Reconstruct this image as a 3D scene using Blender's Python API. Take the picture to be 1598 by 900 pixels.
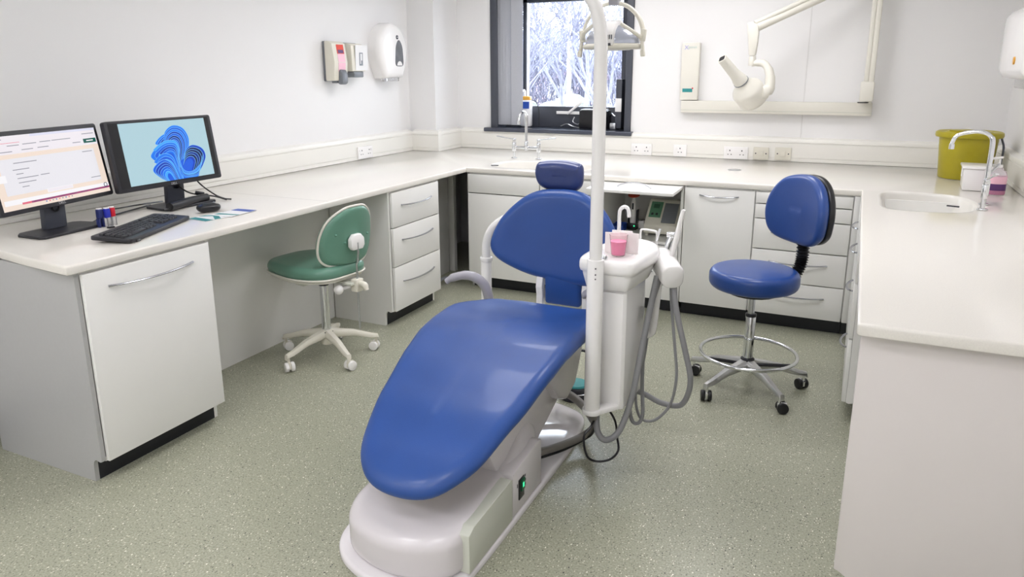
import bpy, bmesh, math, random
from mathutils import Vector, Matrix, Euler
random.seed(7)
PI = math.pi
for o in list(bpy.data.objects): bpy.data.objects.remove(o)
scene = bpy.context.scene
COL = scene.collection

# ------------------------------------------------------------------ camera
CY, CP, CR, CF, CH, CX, CYY = -0.447368, -0.242819, -0.0054273, 1141.206, 1.579595, 787.414, 391.827
fw = Vector((math.sin(CY)*math.cos(CP), math.cos(CY)*math.cos(CP), math.sin(CP)))
r0 = Vector((math.cos(CY), -math.sin(CY), 0)); u0 = r0.cross(fw)
rr = r0*math.cos(CR)+u0*math.sin(CR); uu = -r0*math.sin(CR)+u0*math.cos(CR)
cam = bpy.data.cameras.new('camera'); camo = bpy.data.objects.new('camera', cam); COL.objects.link(camo)
M = Matrix((rr, uu, -fw)).transposed().to_4x4(); M.translation = (0, 0, CH)
camo.matrix_world = M
cam.sensor_fit = 'HORIZONTAL'; cam.sensor_width = 36; cam.lens = CF*36/1598
cam.shift_x = (799-CX)/1598; cam.shift_y = (CYY-450)/1598
cam.clip_start = .05; cam.clip_end = 200
scene.camera = camo

# ------------------------------------------------------------------ light
w = bpy.data.worlds.new('overcast_sky'); scene.world = w; w.use_nodes = True
bg = w.node_tree.nodes['Background']; bg.inputs[0].default_value = (.80, .885, 1.0, 1); bg.inputs[1].default_value = 10.0
scene.view_settings.view_transform = 'Standard'; scene.view_settings.look = 'None'
scene.view_settings.gamma = 1; scene.view_settings.use_curve_mapping = False
scene.view_settings.exposure = 0.0
CEIL = 2.62
LAMP_POWER = 14.5        # emission strength of the ceiling diffusers
LIGHTS = [(-1.8, 3.05), (-1.8, .35), (-.25, 3.2), (-.45, .35), (-.85, 4.75), (-1.8, -.9), (-2.05, 4.7), (-.45, -.9), (-2.9, -.9)]  # unseen panels; the row behind the camera is added for front fill

# ------------------------------------------------------------------ materials
def mat(name, col, rough=.5, metal=0, spec=.5, coat=0, trans=0, emit=None, es=0, alpha=1, noise=0, nscale=40, bump=0, bscale=200, ior=1.45):
    m = bpy.data.materials.new(name); m.use_nodes = True; nt = m.node_tree; b = nt.nodes['Principled BSDF']
    b.inputs['Base Color'].default_value = (*col, 1); b.inputs['Roughness'].default_value = rough
    b.inputs['Metallic'].default_value = metal; b.inputs['Specular IOR Level'].default_value = spec
    b.inputs['Coat Weight'].default_value = coat; b.inputs['Coat Roughness'].default_value = .08
    b.inputs['Transmission Weight'].default_value = trans; b.inputs['IOR'].default_value = ior
    b.inputs['Alpha'].default_value = alpha
    if emit: b.inputs['Emission Color'].default_value = (*emit, 1); b.inputs['Emission Strength'].default_value = es
    if noise or bump:
        tc = nt.nodes.new('ShaderNodeTexCoord')
    if noise:
        n = nt.nodes.new('ShaderNodeTexNoise'); n.inputs['Scale'].default_value = nscale; n.inputs['Detail'].default_value = 4
        nt.links.new(tc.outputs['Object'], n.inputs['Vector'])
        r = nt.nodes.new('ShaderNodeValToRGB'); r.color_ramp.elements[0].position = .3; r.color_ramp.elements[1].position = .7
        r.color_ramp.elements[0].color = (*[c*(1-noise) for c in col], 1); r.color_ramp.elements[1].color = (*[min(1, c*(1+noise)) for c in col], 1)
        nt.links.new(n.outputs['Fac'], r.inputs['Fac']); nt.links.new(r.outputs['Color'], b.inputs['Base Color'])
    if bump:
        n2 = nt.nodes.new('ShaderNodeTexNoise'); n2.inputs['Scale'].default_value = bscale; n2.inputs['Detail'].default_value = 3
        nt.links.new(tc.outputs['Object'], n2.inputs['Vector'])
        bp = nt.nodes.new('ShaderNodeBump'); bp.inputs['Strength'].default_value = bump; bp.inputs['Distance'].default_value = .002
        nt.links.new(n2.outputs['Fac'], bp.inputs['Height']); nt.links.new(bp.outputs['Normal'], b.inputs['Normal'])
    return m
def s2l(r, g, b):
    f = lambda c: (c/255/12.92 if c/255 <= .04045 else ((c/255+.055)/1.055)**2.4)
    return (f(r), f(g), f(b))
M_wall = mat('painted_wall', s2l(234, 233, 232), .55, noise=.008, nscale=2, bump=.08, bscale=120)
M_ceil = mat('ceiling_paint', s2l(246, 246, 246), .8, noise=.01, nscale=20)
M_trunk = mat('trunking_plastic', s2l(236, 234, 227), .32, noise=.006, nscale=6)
M_groove = mat('dark_joint', (.25, .24, .22), .7, noise=.05)
M_lam = mat('white_laminate', s2l(236, 235, 231), .34, noise=.008, nscale=5)
M_lamgrey = mat('grey_laminate', s2l(178, 178, 177), .36, noise=.012, nscale=60)
M_top = mat('worktop_solid_surface', s2l(228, 224, 216), .13, noise=.03, nscale=260)
M_basin = mat('moulded_basin', s2l(226, 223, 216), .2, noise=.01, nscale=20)
M_end = mat('shaded_end_laminate', s2l(222, 216, 213), .4, noise=.008, nscale=5)  # white laminate with the panel's shading mixed in as a darker, pinker tone
M_plinth = mat('black_plinth', (.012, .013, .018), .35, noise=.1)
M_chrome = mat('chrome', (.75, .76, .78), .12, 1, noise=.02)
M_handle = mat('satin_chrome_handle', (.42, .43, .46), .22, 1, noise=.03)
M_steel = mat('brushed_steel', (.55, .56, .58), .28, 1, noise=.05, nscale=80)
M_alu = mat('cast_aluminium', (.62, .62, .62), .33, 1, noise=.04, nscale=60)
M_blue = mat('blue_vinyl', s2l(38, 76, 146), .40, coat=.10, noise=.05, nscale=7, bump=.12, bscale=260)
M_bluehead = mat('navy_vinyl', s2l(52, 66, 118), .3, coat=.25, noise=.05, nscale=7, bump=.12, bscale=260)
M_bluest = mat('stool_blue_vinyl', s2l(36, 70, 138), .33, coat=.12, noise=.06, nscale=9, bump=.12, bscale=260)
M_green = mat('green_vinyl', s2l(102, 146, 127), .34, coat=.15, noise=.04, nscale=9, bump=.12, bscale=260)
M_cream = mat('cream_plastic', s2l(226, 222, 208), .35, noise=.01, nscale=12)
M_ivory = mat('ivory_enamel', s2l(224, 221, 210), .3, noise=.01, nscale=12)
M_white = mat('white_plastic', s2l(243, 241, 239), .22, coat=.2, noise=.006, nscale=8)
M_whiteg = mat('gloss_white_shell', s2l(228, 224, 226), .06, coat=.6, noise=.006, nscale=8)
M_shell = mat('satin_white_shell', s2l(214, 209, 211), .24, coat=.2, noise=.006, nscale=8)
M_panelgrey = mat('grey_green_panel', s2l(200, 202, 190), .35, noise=.01, nscale=10)
M_grey = mat('grey_rubber_hose', s2l(140, 140, 142), .4, noise=.03, nscale=30)
M_arm = mat('grey_armrest', s2l(160, 158, 165), .3, noise=.03, nscale=30)
M_greypl = mat('grey_plastic', s2l(120, 124, 130), .35, noise=.03, nscale=30)
M_black = mat('black_plastic', (.012, .012, .014), .3, noise=.1, nscale=30)
M_blacks = mat('black_satin_plastic', (.022, .022, .027), .38, noise=.1, nscale=60)
M_anth = mat('anthracite_frame', s2l(72, 75, 84), .42, noise=.03, nscale=30)
M_sill = mat('gloss_anthracite_sill', s2l(70, 74, 86), .14, noise=.05, nscale=30)
M_blind = mat('grey_blind_fabric', s2l(178, 180, 186), .8, noise=.03, nscale=150)
M_key = mat('black_keycap', (.03, .03, .035), .45, noise=.1, nscale=60)
M_ink = mat('dark_ink', (.05, .05, .06), .6, noise=.05)
M_olive = mat('olive_yellow_plastic', s2l(172, 160, 34), .33, noise=.04, nscale=14)
M_paper = mat('white_paper', (.82, .82, .82), .7, noise=.01)
M_glass = mat('clear_glass', (1, 1, 1), 0.0, trans=1, ior=1.01, noise=0)
M_clear = mat('clear_plastic', (.95, .95, .97), .05, trans=.9, ior=1.2)
M_pink = mat('pink_liquid_cup', s2l(255, 150, 195), .2, noise=.02)
M_cup = mat('frosted_pink_cup', s2l(255, 240, 243), .08, trans=.92, ior=1.05)
M_tissue = mat('white_napkin', s2l(250, 244, 243), .45, noise=.01)
M_lens = mat('reflector_glass', s2l(200, 205, 220), .08, metal=.55, coat=.5, noise=.1, nscale=9)
M_reds = mat('red_plastic', s2l(200, 30, 50), .35, noise=.02)
M_blues = mat('royal_blue_plastic', s2l(45, 55, 175), .35, noise=.02)
M_navy = mat('dark_navy_plastic', s2l(40, 50, 105), .4, noise=.02)
M_purple = mat('purple_label', s2l(84, 44, 100), .4, noise=.02)
M_teal = mat('teal_ink', s2l(50, 140, 140), .4, noise=.02)
M_dblue = mat('blue_ink', s2l(40, 80, 170), .4, noise=.02)
M_lgreen = mat('green_display', s2l(100, 150, 120), .3, noise=.02)
M_led = mat('green_lamp', (.02, .5, .2), .3, emit=(.05, .9, .35), es=1.5)
M_orange = mat('orange_filter', s2l(200, 70, 45), .3, noise=.02)
M_amber = mat('amber_cap', s2l(225, 165, 60), .35, noise=.02)
M_pinklab = mat('pink_label', s2l(240, 190, 205), .5, noise=.02)
M_redlab = mat('red_label', s2l(215, 70, 50), .5, noise=.02)
M_brick = mat('hazed_brick_wall', s2l(180, 160, 175), .8, noise=.1, nscale=8)  # brick paled to lilac, carrying the outdoor haze in its colour
M_roof = mat('far_roof', s2l(120, 130, 160), .6, noise=.1, nscale=8)
M_bark = mat('grey_bark', s2l(124, 124, 138), .9, noise=.2, nscale=8)
M_hedge = mat('winter_hedge', s2l(120, 125, 115), .9, noise=.3, nscale=8)
M_tarm = mat('far_ground', s2l(140, 140, 145), .9, noise=.1, nscale=2)
M_lid = mat('pale_lilac_ink', s2l(165, 165, 215), .5, noise=.02)
M_aqua = mat('faint_aqua_ink', s2l(190, 210, 204), .5, noise=.02)

def floor_mat():
    m = bpy.data.materials.new('speckled_safety_vinyl'); m.use_nodes = True; nt = m.node_tree; b = nt.nodes['Principled BSDF']
    b.inputs['Roughness'].default_value = .3; b.inputs['Specular IOR Level'].default_value = .5
    N = nt.nodes.new; L = nt.links.new
    tc = N('ShaderNodeTexCoord')
    n = N('ShaderNodeTexNoise'); n.inputs['Scale'].default_value = 150; n.inputs['Detail'].default_value = 5; L(tc.outputs['Object'], n.inputs['Vector'])
    r = N('ShaderNodeValToRGB'); e = r.color_ramp.elements
    e[0].position = .30; e[0].color = (*s2l(140, 142, 122), 1); e[1].position = .70; e[1].color = (*s2l(184, 184, 164), 1)
    L(n.outputs['Fac'], r.inputs['Fac'])
    n3 = N('ShaderNodeTexNoise'); n3.inputs['Scale'].default_value = 1.2; L(tc.outputs['Object'], n3.inputs['Vector'])
    mx0 = N('ShaderNodeMixRGB'); mx0.blend_type = 'MULTIPLY'; mx0.inputs[0].default_value = .12
    L(r.outputs['Color'], mx0.inputs[1]); L(n3.outputs['Fac'], mx0.inputs[2])
    last = mx0.outputs[0]
    for (scale, size, keep, col, off) in ((62, .13, .80, s2l(45, 46, 45), 0), (58, .13, .80, s2l(246, 245, 232), 3.3), (130, .24, .55, s2l(100, 103, 88), 7.1), (120, .24, .62, s2l(216, 216, 198), 9.7), (36, .07, .6, s2l(30, 32, 32), 5.5)):
        mp = N('ShaderNodeMapping'); mp.inputs['Location'].default_value = (off, off*.7, 0); mp.inputs['Rotation'].default_value = (0, 0, off); mp.inputs['Scale'].default_value = (1, .62, 1)
        L(tc.outputs['Object'], mp.inputs['Vector'])
        v = N('ShaderNodeTexVoronoi'); v.inputs['Scale'].default_value = scale; L(mp.outputs[0], v.inputs['Vector'])
        lt = N('ShaderNodeMath'); lt.operation = 'LESS_THAN'; lt.inputs[1].default_value = size; L(v.outputs['Distance'], lt.inputs[0])
        sp = N('ShaderNodeSeparateColor'); L(v.outputs['Color'], sp.inputs[0])
        gt = N('ShaderNodeMath'); gt.operation = 'GREATER_THAN'; gt.inputs[1].default_value = keep; L(sp.outputs[0], gt.inputs[0])
        mu = N('ShaderNodeMath'); mu.operation = 'MULTIPLY'; L(lt.outputs[0], mu.inputs[0]); L(gt.outputs[0], mu.inputs[1])
        mx = N('ShaderNodeMixRGB'); mx.inputs[2].default_value = (*col, 1); L(mu.outputs[0], mx.inputs[0]); L(last, mx.inputs[1])
        last = mx.outputs[0]
    L(last, b.inputs['Base Color'])
    bp = N('ShaderNodeBump'); bp.inputs['Strength'].default_value = .15; bp.inputs['Distance'].default_value = .002
    L(n.outputs['Fac'], bp.inputs['Height']); L(bp.outputs['Normal'], b.inputs['Normal'])
    return m
M_floor = floor_mat()
def emitter(name, col, s=1.0):
    m = mat(name, (.01, .01, .01), .25, emit=col, es=s); return m

# ------------------------------------------------------------------ mesh helpers
def spline(pts, n=8, closed=False):
    P = [Vector(p) for p in pts]; out = []; k = len(P)
    rng = k if closed else k-1
    for i in range(rng):
        a = P[(i-1) % k] if closed or i > 0 else P[0]*2-P[1]
        b = P[i]; c = P[(i+1) % k]; d = P[(i+2) % k] if closed or i+2 < k else P[k-1]*2-P[k-2]
        for j in range(n):
            t = j/n; out.append(.5*((2*b)+(c-a)*t+(2*a-5*b+4*c-d)*t*t+(-a+3*b-3*c+d)*t**3))
    if not closed: out.append(P[-1])
    return out
def inset(poly, d):
    n = len(poly); out = []
    A = sum(poly[i][0]*poly[(i+1) % n][1]-poly[(i+1) % n][0]*poly[i][1] for i in range(n)); s = 1 if A > 0 else -1
    for i in range(n):
        p0 = Vector(poly[i-1][:2]); p1 = Vector(poly[i][:2]); p2 = Vector(poly[(i+1) % n][:2])
        e1 = (p1-p0); e2 = (p2-p1)
        if e1.length < 1e-9: e1 = e2
        if e2.length < 1e-9: e2 = e1
        e1.normalize(); e2.normalize()
        n1 = Vector((-e1.y, e1.x))*s; n2 = Vector((-e2.y, e2.x))*s; b = n1+n2
        if b.length < 1e-6: b = n1.copy()
        b.normalize(); k = max(.35, b.dot(n1)); out.append(p1+b*(d/k))
    return out
class B:
    def __init__(s): s.bm = bmesh.new()
    def merge(s, t, mi=0, M=None):
        if M is not None: t.transform(M)
        for f in t.faces: f.material_index = mi
        me = bpy.data.meshes.new('tmp'); t.to_mesh(me); t.free(); s.bm.from_mesh(me); bpy.data.meshes.remove(me); return s
    def box(s, c, d, rot=(0, 0, 0), bev=0, mi=0, seg=2, taper=None):
        t = bmesh.new(); bmesh.ops.create_cube(t, size=1)
        for v in t.verts:
            v.co = Vector((v.co.x*d[0], v.co.y*d[1], v.co.z*d[2]))
            if taper and v.co.z > 0: v.co.x *= taper[0]; v.co.y *= taper[1]
        if bev: bmesh.ops.bevel(t, geom=list(t.edges), offset=min(bev, min(d)*.49), segments=seg, profile=.5, affect='EDGES')
        R = rot if isinstance(rot, Matrix) else Euler(rot).to_matrix()
        return s.merge(t, mi, Matrix.Translation(c) @ R.to_4x4())
    def bx(s, x0, x1, y0, y1, z0, z1, bev=0, mi=0):
        return s.box(((x0+x1)/2, (y0+y1)/2, (z0+z1)/2), (abs(x1-x0), abs(y1-y0), abs(z1-z0)), bev=bev, mi=mi)
    def loft(s, rings, mi=0, cap=True, closed=False):
        t = bmesh.new(); R = [[t.verts.new(p) for p in r] for r in rings]; n = len(rings[0])
        pairs = list(zip(R[:-1], R[1:]))+([(R[-1], R[0])] if closed else [])
        for a, b in pairs:
            for i in range(n):
                j = (i+1) % n
                try: t.faces.new((a[i], a[j], b[j], b[i]))
                except ValueError: pass
        if cap and not closed:
            for q in (R[0][::-1], R[-1]):
                try: t.faces.new(q)
                except ValueError: pass
        bmesh.ops.remove_doubles(t, verts=t.verts, dist=1e-6); bmesh.ops.recalc_face_normals(t, faces=t.faces)
        return s.merge(t, mi)
    def tube(s, pts, r, seg=12, sm=0, mi=0, closed=False, flat=1):
        P = spline(pts, sm, closed) if sm else [Vector(p) for p in pts]
        rad = r if isinstance(r, (list, tuple)) else [r]*len(P)
        if len(rad) != len(P): rad = [rad[0]+(rad[-1]-rad[0])*i/(len(P)-1) for i in range(len(P))] if len(rad) == 2 else [rad[min(len(rad)-1, int(i*len(rad)/len(P)))] for i in range(len(P))]
        rings = []; up = None; n = len(P)
        for i, p in enumerate(P):
            a = P[(i-1) % n] if closed or i > 0 else p; b = P[(i+1) % n] if closed or i < n-1 else p
            t = (b-a).normalized()
            if up is None:
                up = t.orthogonal().normalized() if abs(t.z) > .9 else (Vector((0, 0, 1))-t*t.z).normalized()
            up = (up-t*up.dot(t)).normalized(); sd = t.cross(up)
            rings.append([p+sd*(math.cos(q)*rad[i])+up*(math.sin(q)*rad[i]*flat) for q in [2*PI*k/seg for k in range(seg)]])
        return s.loft(rings, mi, True, closed)
    def cyl(s, a, b, r, r2=None, seg=20, mi=0, bev=0):
        a = Vector(a); b = Vector(b); r2 = r if r2 is None else r2
        if bev:
            d = (b-a).normalized(); return s.tube([a, a+d*bev*.3, a+d*bev, b-d*bev, b-d*bev*.3, b], [r-bev, r-bev*.3, r, r2, r2-bev*.3, r2-bev], seg, mi=mi)
        return s.tube([a, b], [r, r2], seg, mi=mi)
    def lathe(s, prof, c=(0, 0, 0), ax='Z', seg=28, mi=0, M=None, sx=1, sy=1):
        rings = [[Vector((max(r, 1e-5)*math.cos(q)*sx, max(r, 1e-5)*math.sin(q)*sy, z)) for q in [2*PI*k/seg for k in range(seg)]] for r, z in prof]
        if M is None: M = {'Z': Matrix(), 'X': Matrix.Rotation(PI/2, 4, 'Y'), 'Y': Matrix.Rotation(-PI/2, 4, 'X')}[ax]
        T = Matrix.Translation(c) @ M
        return s.loft([[T @ p for p in r] for r in rings], mi)
    def sphere(s, c, r, mi=0, sc=(1, 1, 1), seg=16):
        t = bmesh.new(); bmesh.ops.create_uvsphere(t, u_segments=seg, v_segments=max(8, seg//2), radius=1)
        return s.merge(t, mi, Matrix.Translation(c) @ Matrix.Diagonal((r*sc[0], r*sc[1], r*sc[2], 1)))
    def plate(s, outline, z0, z1, r=0, holes=(), mi=0, M=None, seg=3, rb=None):
        """solid with polygon outline (xy), rounded top edge r, bottom edge rb"""
        t = bmesh.new(); rb = r if rb is None else rb; lv = []
        O = [Vector(p[:2]) for p in outline]
        if rb > 0:
            for k in range(seg+1):
                a = PI/2*k/seg; lv.append((rb*(1-math.sin(a)), z0+rb*(1-math.cos(a))))
        else: lv.append((0, z0))
        if r > 0:
            for k in range(seg+1):
                a = PI/2*k/seg; lv.append((r*(1-math.cos(a)), z1-r*(1-math.sin(a))))
        else: lv.append((0, z1))
        rings = []
        for d, z in lv:
            q = inset(O, d) if d > 1e-7 else O
            rings.append([t.verts.new((p[0], p[1], z)) for p in q])
        n = len(O)
        for a, b in zip(rings[:-1], rings[1:]):
            for i in range(n):
                j = (i+1) % n; t.faces.new((a[i], a[j], b[j], b[i]))
        for ring, z in ((rings[0], lv[0][1]), (rings[-1], lv[-1][1])):
            es = [t.edges.get((ring[i], ring[(i+1) % n])) for i in range(n)]; hv = []
            if holes:
                for h in holes:
                    vs = [t.verts.new((p[0], p[1], z)) for p in h]
                    es += [t.edges.new((vs[i], vs[(i+1) % len(vs)])) for i in range(len(vs))]; hv.append(vs)
                bmesh.ops.triangle_fill(t, edges=es, use_beauty=True)
            else: t.faces.new(ring)
            if z == lv[0][1]: low = hv
            else: top = hv
        if holes:
            for a, b in zip(low, top):
                for i in range(len(a)):
                    j = (i+1) % len(a)
                    t.faces.new((a[i], a[j], b[j], b[i]))
        bmesh.ops.recalc_face_normals(t, faces=t.faces)
        return s.merge(t, mi, M)
    def cushion(s, outline, th, r, med, M=None, warp=None, crown=0, mi=0, seg=6, fill=5):
        """soft pad: outline (xy), thickness th along z (0..th), edge rounding r, med = ((x0,y0),(x1,y1)) medial segment"""
        O = [Vector(p[:2]) for p in outline]; a = Vector(med[0]); b = Vector(med[1]); ab = b-a
        def near(p):
            t = 0 if ab.length < 1e-9 else max(0, min(1, (p-a).dot(ab)/ab.length_squared)); return a+ab*t
        rings = []; core = inset(O, r)
        def ring(d, z): return [Vector((q.x, q.y, z)) for q in (inset(O, d) if d > 1e-7 else O)]
        def fillr(k, z, cr):
            return [Vector((*(p.lerp(near(p), k)), z+cr*math.sin(min(1, k)*PI/2))) for p in core]
        h = min(r, th/2)
        for k in range(fill, 0, -1): rings.append(fillr(k/fill*.999, 0, 0))
        for k in range(seg+1):
            q = PI/2*k/seg; rings.append(ring(r*(1-math.sin(q)), h*(1-math.cos(q))))
        for k in range(seg+1):
            q = PI/2*k/seg; rings.append(ring(r*(1-math.cos(q)), th-h*(1-math.sin(q))))
        for k in range(1, fill+1): rings.append(fillr(k/fill*.999, th, crown))
        if warp: rings = [[Vector(warp(p)) for p in r_] for r_ in rings]
        if M is not None: rings = [[M @ p for p in r_] for r_ in rings]
        return s.loft(rings, mi)
    def prism(s, poly, plane, a, b, bev=0, mi=0):
        """poly in plane ('xz','yz','xy') extruded along the remaining axis from a to b"""
        t = bmesh.new()
        f = {'xz': lambda p, k: (p[0], k, p[1]), 'yz': lambda p, k: (k, p[0], p[1]), 'xy': lambda p, k: (p[0], p[1], k)}[plane]
        A = [t.verts.new(f(p, a)) for p in poly]; C = [t.verts.new(f(p, b)) for p in poly]; n = len(poly)
        t.faces.new(A); t.faces.new(C[::-1])
        for i in range(n): t.faces.new((A[i], C[i], C[(i+1) % n], A[(i+1) % n]))
        bmesh.ops.recalc_face_normals(t, faces=t.faces)
        if bev: bmesh.ops.bevel(t, geom=list(t.edges), offset=bev, segments=2, profile=.5, affect='EDGES')
        return s.merge(t, mi)
def rrect(x0, x1, y0, y1, r, n=5):
    out = []
    for cx, cy, a in ((x1-r, y1-r, 0), (x0+r, y1-r, 90), (x0+r, y0+r, 180), (x1-r, y0+r, 270)):
        for k in range(n+1):
            q = math.radians(a+90*k/n); out.append((cx+r*math.cos(q), cy+r*math.sin(q)))
    return out
def link(name, b, mats, parent=None, world=False, M=None, sharp=38, smooth=True):
    bm = b.bm
    if M is not None: bm.transform(M)
    if parent is not None and world:
        bpy.context.view_layer.update() if False else None
        bm.transform(wm(parent).inverted())
    if smooth:
        for f in bm.faces: f.smooth = True
        lim = math.radians(sharp)
        for e in bm.edges:
            if len(e.link_faces) == 2 and e.calc_face_angle(0) > lim: e.smooth = False
    me = bpy.data.meshes.new(name); bm.to_mesh(me); bm.free()
    for m in (mats if isinstance(mats, (list, tuple)) else [mats]): me.materials.append(m)
    o = bpy.data.objects.new(name, me); COL.objects.link(o)
    if parent is not None: o.parent = parent
    return o
def wm(o):
    m = o.matrix_basis.copy()
    while o.parent: o = o.parent; m = o.matrix_basis @ m
    return m
def tag(o, label, cat, group=None):
    o['label'] = label; o['category'] = cat
    if group: o['group'] = group
    return o
def thing(name, label, cat, loc=(0, 0, 0), rotz=0, group=None):
    o = bpy.data.objects.new(name, None); COL.objects.link(o); o.empty_display_size = .1
    o.location = loc; o.rotation_euler = (0, 0, rotz)
    return tag(o, label, cat, group)
def solo(name, b, mats, label, cat, group=None, world=True):
    """one-mesh thing given in world coordinates: origin moved to its base"""
    vs = [v.co for v in b.bm.verts]; c = Vector(((min(v.x for v in vs)+max(v.x for v in vs))/2, (min(v.y for v in vs)+max(v.y for v in vs))/2, min(v.z for v in vs)))
    b.bm.transform(Matrix.Translation(-c)); o = link(name, b, mats); o.location = c
    return tag(o, label, cat, group)
def struct(name, b, mats, parent=None):
    o = link(name, b, mats, parent)
    if parent is None: o['kind'] = 'structure'
    return o
def text(name, s, size, m, parent, M, world=True, extrude=.0003):
    cu = bpy.data.curves.new(name, 'FONT'); cu.body = s; cu.size = size; cu.extrude = extrude; cu.align_x = 'CENTER'; cu.align_y = 'CENTER'
    t = bpy.data.objects.new('tmp', cu); COL.objects.link(t)
    dg = bpy.context.evaluated_depsgraph_get(); me = bpy.data.meshes.new_from_object(t.evaluated_get(dg))
    bpy.data.objects.remove(t); bpy.data.curves.remove(cu)
    if world: M = wm(parent).inverted() @ M
    me.transform(M); me.materials.clear(); me.materials.append(m)
    o = bpy.data.objects.new(name, me); COL.objects.link(o); o.parent = parent; return o
def frame_M(o, x, y, z=None):
    x = Vector(x).normalized(); y = Vector(y).normalized(); z = x.cross(y) if z is None else Vector(z)
    m = Matrix((x, y, z)).transposed().to_4x4(); m.translation = o; return m

# ================================================================== ROOM
XL, XR, YB, YF = -3.562, .89, 5.929, -1.6
TX, TY, TR = -3.512, 5.879, .84      # trunking faces
WT = .9; WU = .865; FX, FY, RX = -2.523, 4.626, .051
b = B(); b.bx(XL-.2, XR+.2, YF-.2, YB+.4, -.1, 0); struct('floor', b, M_floor)
b = B(); b.bx(XL-.2, XR+.2, YF-.2, YB+.4, CEIL, CEIL+.1); struct('ceiling', b, M_ceil)
b = B(); b.bx(XL-.2, XL, YF-.2, YB+.4, 0, CEIL); struct('wall_left', b, M_wall)
b = B(); b.bx(XR, XR+.2, YF-.2, YB+.4, 0, CEIL); struct('wall_right', b, M_wall)
b = B(); b.bx(XL, XR, YF-.2, YF, 0, CEIL); struct('wall_front', b, M_wall)
WX0, WX1, WZ0, WZ1 = -2.965, -1.69, 1.06, 2.275
b = B(); D = YB+.34
b.bx(XL, WX0, YB, D, 0, CEIL); b.bx(WX1, XR, YB, D, 0, CEIL); b.bx(WX0, WX1, YB, D, 0, WZ0); b.bx(WX0, WX1, YB, D, WZ1, CEIL)
struct('wall_back', b, M_wall)
b = B(); b.bx(XL, -3.30, 5.52, YB, 0, CEIL); struct('trim_1', b, M_wall)   # boxed pillar in the corner
b = B(); b.bx(-.389, -.381, YB-.003, YB, 1.06, CEIL); struct('trim_2', b, mat('pale_grey_joint', s2l(222, 221, 219), .5, noise=.01))   # panel joint strip
# trunking (profile: face, bevelled ledge, groove)
def trunk(name, a, c, off, h0=WT+.001):
    """a->c along the face line at worktop height, off = direction into the wall"""
    a = Vector((*a, 0)); c = Vector((*c, 0)); n = Vector((*off, 0)); b = B()
    prof = [(0, h0), (0, .925), (.004, .926), (.004, .929), (0, .930), (0, 1.035), (.004, 1.036), (.004, 1.039), (0, 1.040), (.0, 1.058), (.006, 1.068), (.05, 1.078), (.05, h0)]
    b.loft([[p+n*d+Vector((0, 0, z)) for d, z in prof] for p in (a, c)])
    return struct(name, b, M_trunk)
trunk('trim_3', (TX, -1.6), (TX, 5.47), (-1, 0))
trunk('trim_4', (TX, 5.47), (-3.25, 5.47), (0, 1))
trunk('trim_5', (-3.25, 5.5205), (-3.25, TY), (-1, 0))
trunk('trim_6', (-3.25, TY), (TR, TY), (0, 1))
trunk('trim_7', (TR, TY), (TR, 2.1), (1, 0))
# grey skirting and boxing
b = B(); b.bx(-3.30, -3.262, YF, 1.64, 0, .16, bev=.004); struct('baseboard_left', b, M_anth)
b = B(); b.bx(XL, -3.30, YF, 1.64, 0, .86); struct('trim_8', b, M_wall)
b = B(); b.bx(-3.03, -3.0, 2.255, 3.66, 0, WU); struct('trim_9', b, M_lam)     # knee space back panel
# corner void
b = B(); b.bx(-2.90, -2.87, 4.10, 4.95, 0, WU-.002); struct('trim_10', b, M_lam)
b = B(); b.bx(-2.885, -2.835, 4.98, 5.02, 0, WU-.002); struct('trim_11', b, M_lam)
b = B(); b.bx(.022, .069, 4.63, 4.65, .0935, WU-.002, bev=.001); struct('trim_12', b, M_lam)
b = B(); b.bx(.022, .12, 4.70, 4.715, 0, .093); struct('trim_13', b, M_plinth)

# ------------------------------------------------------------------ window
wn = bpy.data.objects.new('window_1', None); COL.objects.link(wn); wn.location = ((WX0+WX1)/2, YB, WZ0); wn['kind'] = 'structure'
def wp(name, b, m): return link(name, b, m, wn, world=True)
b = B()
b.bx(WX0, WX0+.035, YB-.012, D, WZ0, WZ1); b.bx(WX1-.035, WX1, YB-.012, D, WZ0, WZ1); b.bx(WX0, WX1, YB-.012, D, WZ1-.04, WZ1)
b.bx(WX0-.0, WX0+.068, YB-.018, YB, WZ0, WZ1, bev=.003); b.bx(WX1-.052, WX1, YB-.018, YB, WZ0, WZ1, bev=.003)
wp('window_lining', b, M_anth)
b = B(); b.plate([(-3.01, YB-.07), (-1.665, YB-.07), (-1.665, YB-.001), (WX1-.036, YB-.001), (WX1-.036, 6.17), (WX0+.036, 6.17), (WX0+.036, YB-.001), (-3.01, YB-.001)], 1.05, 1.085, .008); wp('window_sill', b, M_sill)
b = B(); fy0, fy1 = 6.14, 6.20
b.bx(WX0+.03, WX0+.09, fy0, fy1, 1.085, WZ1-.04, bev=.004); b.bx(-2.755, -2.712, fy0, fy1, 1.085, WZ1-.04, bev=.004)
b.bx(-1.85, -1.72, fy0+.01, fy1, 1.085, WZ1-.04, bev=.004); b.bx(WX0+.09, -2.755, fy0, fy1, 1.085, 1.16, bev=.004)
b.bx(-2.712, -1.85, fy0, fy1, 1.085, 1.265, bev=.004); b.bx(WX0+.09, -1.85, fy0, fy1, WZ1-.13, WZ1-.04, bev=.004)
wp('window_frame', b, M_anth)
b = B(); b.bx(-2.714, -2.703, fy0-.012, fy0+.02, 1.265, WZ1-.13); wp('white_stop_bead', b, M_white)
b = B(); b.bx(-2.71, -1.85, 6.165, 6.171, 1.265, WZ1-.13); b.bx(WX0+.09, -2.755, 6.165, 6.171, 1.16, WZ1-.13); wp('window_pane', b, M_glass)
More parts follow.
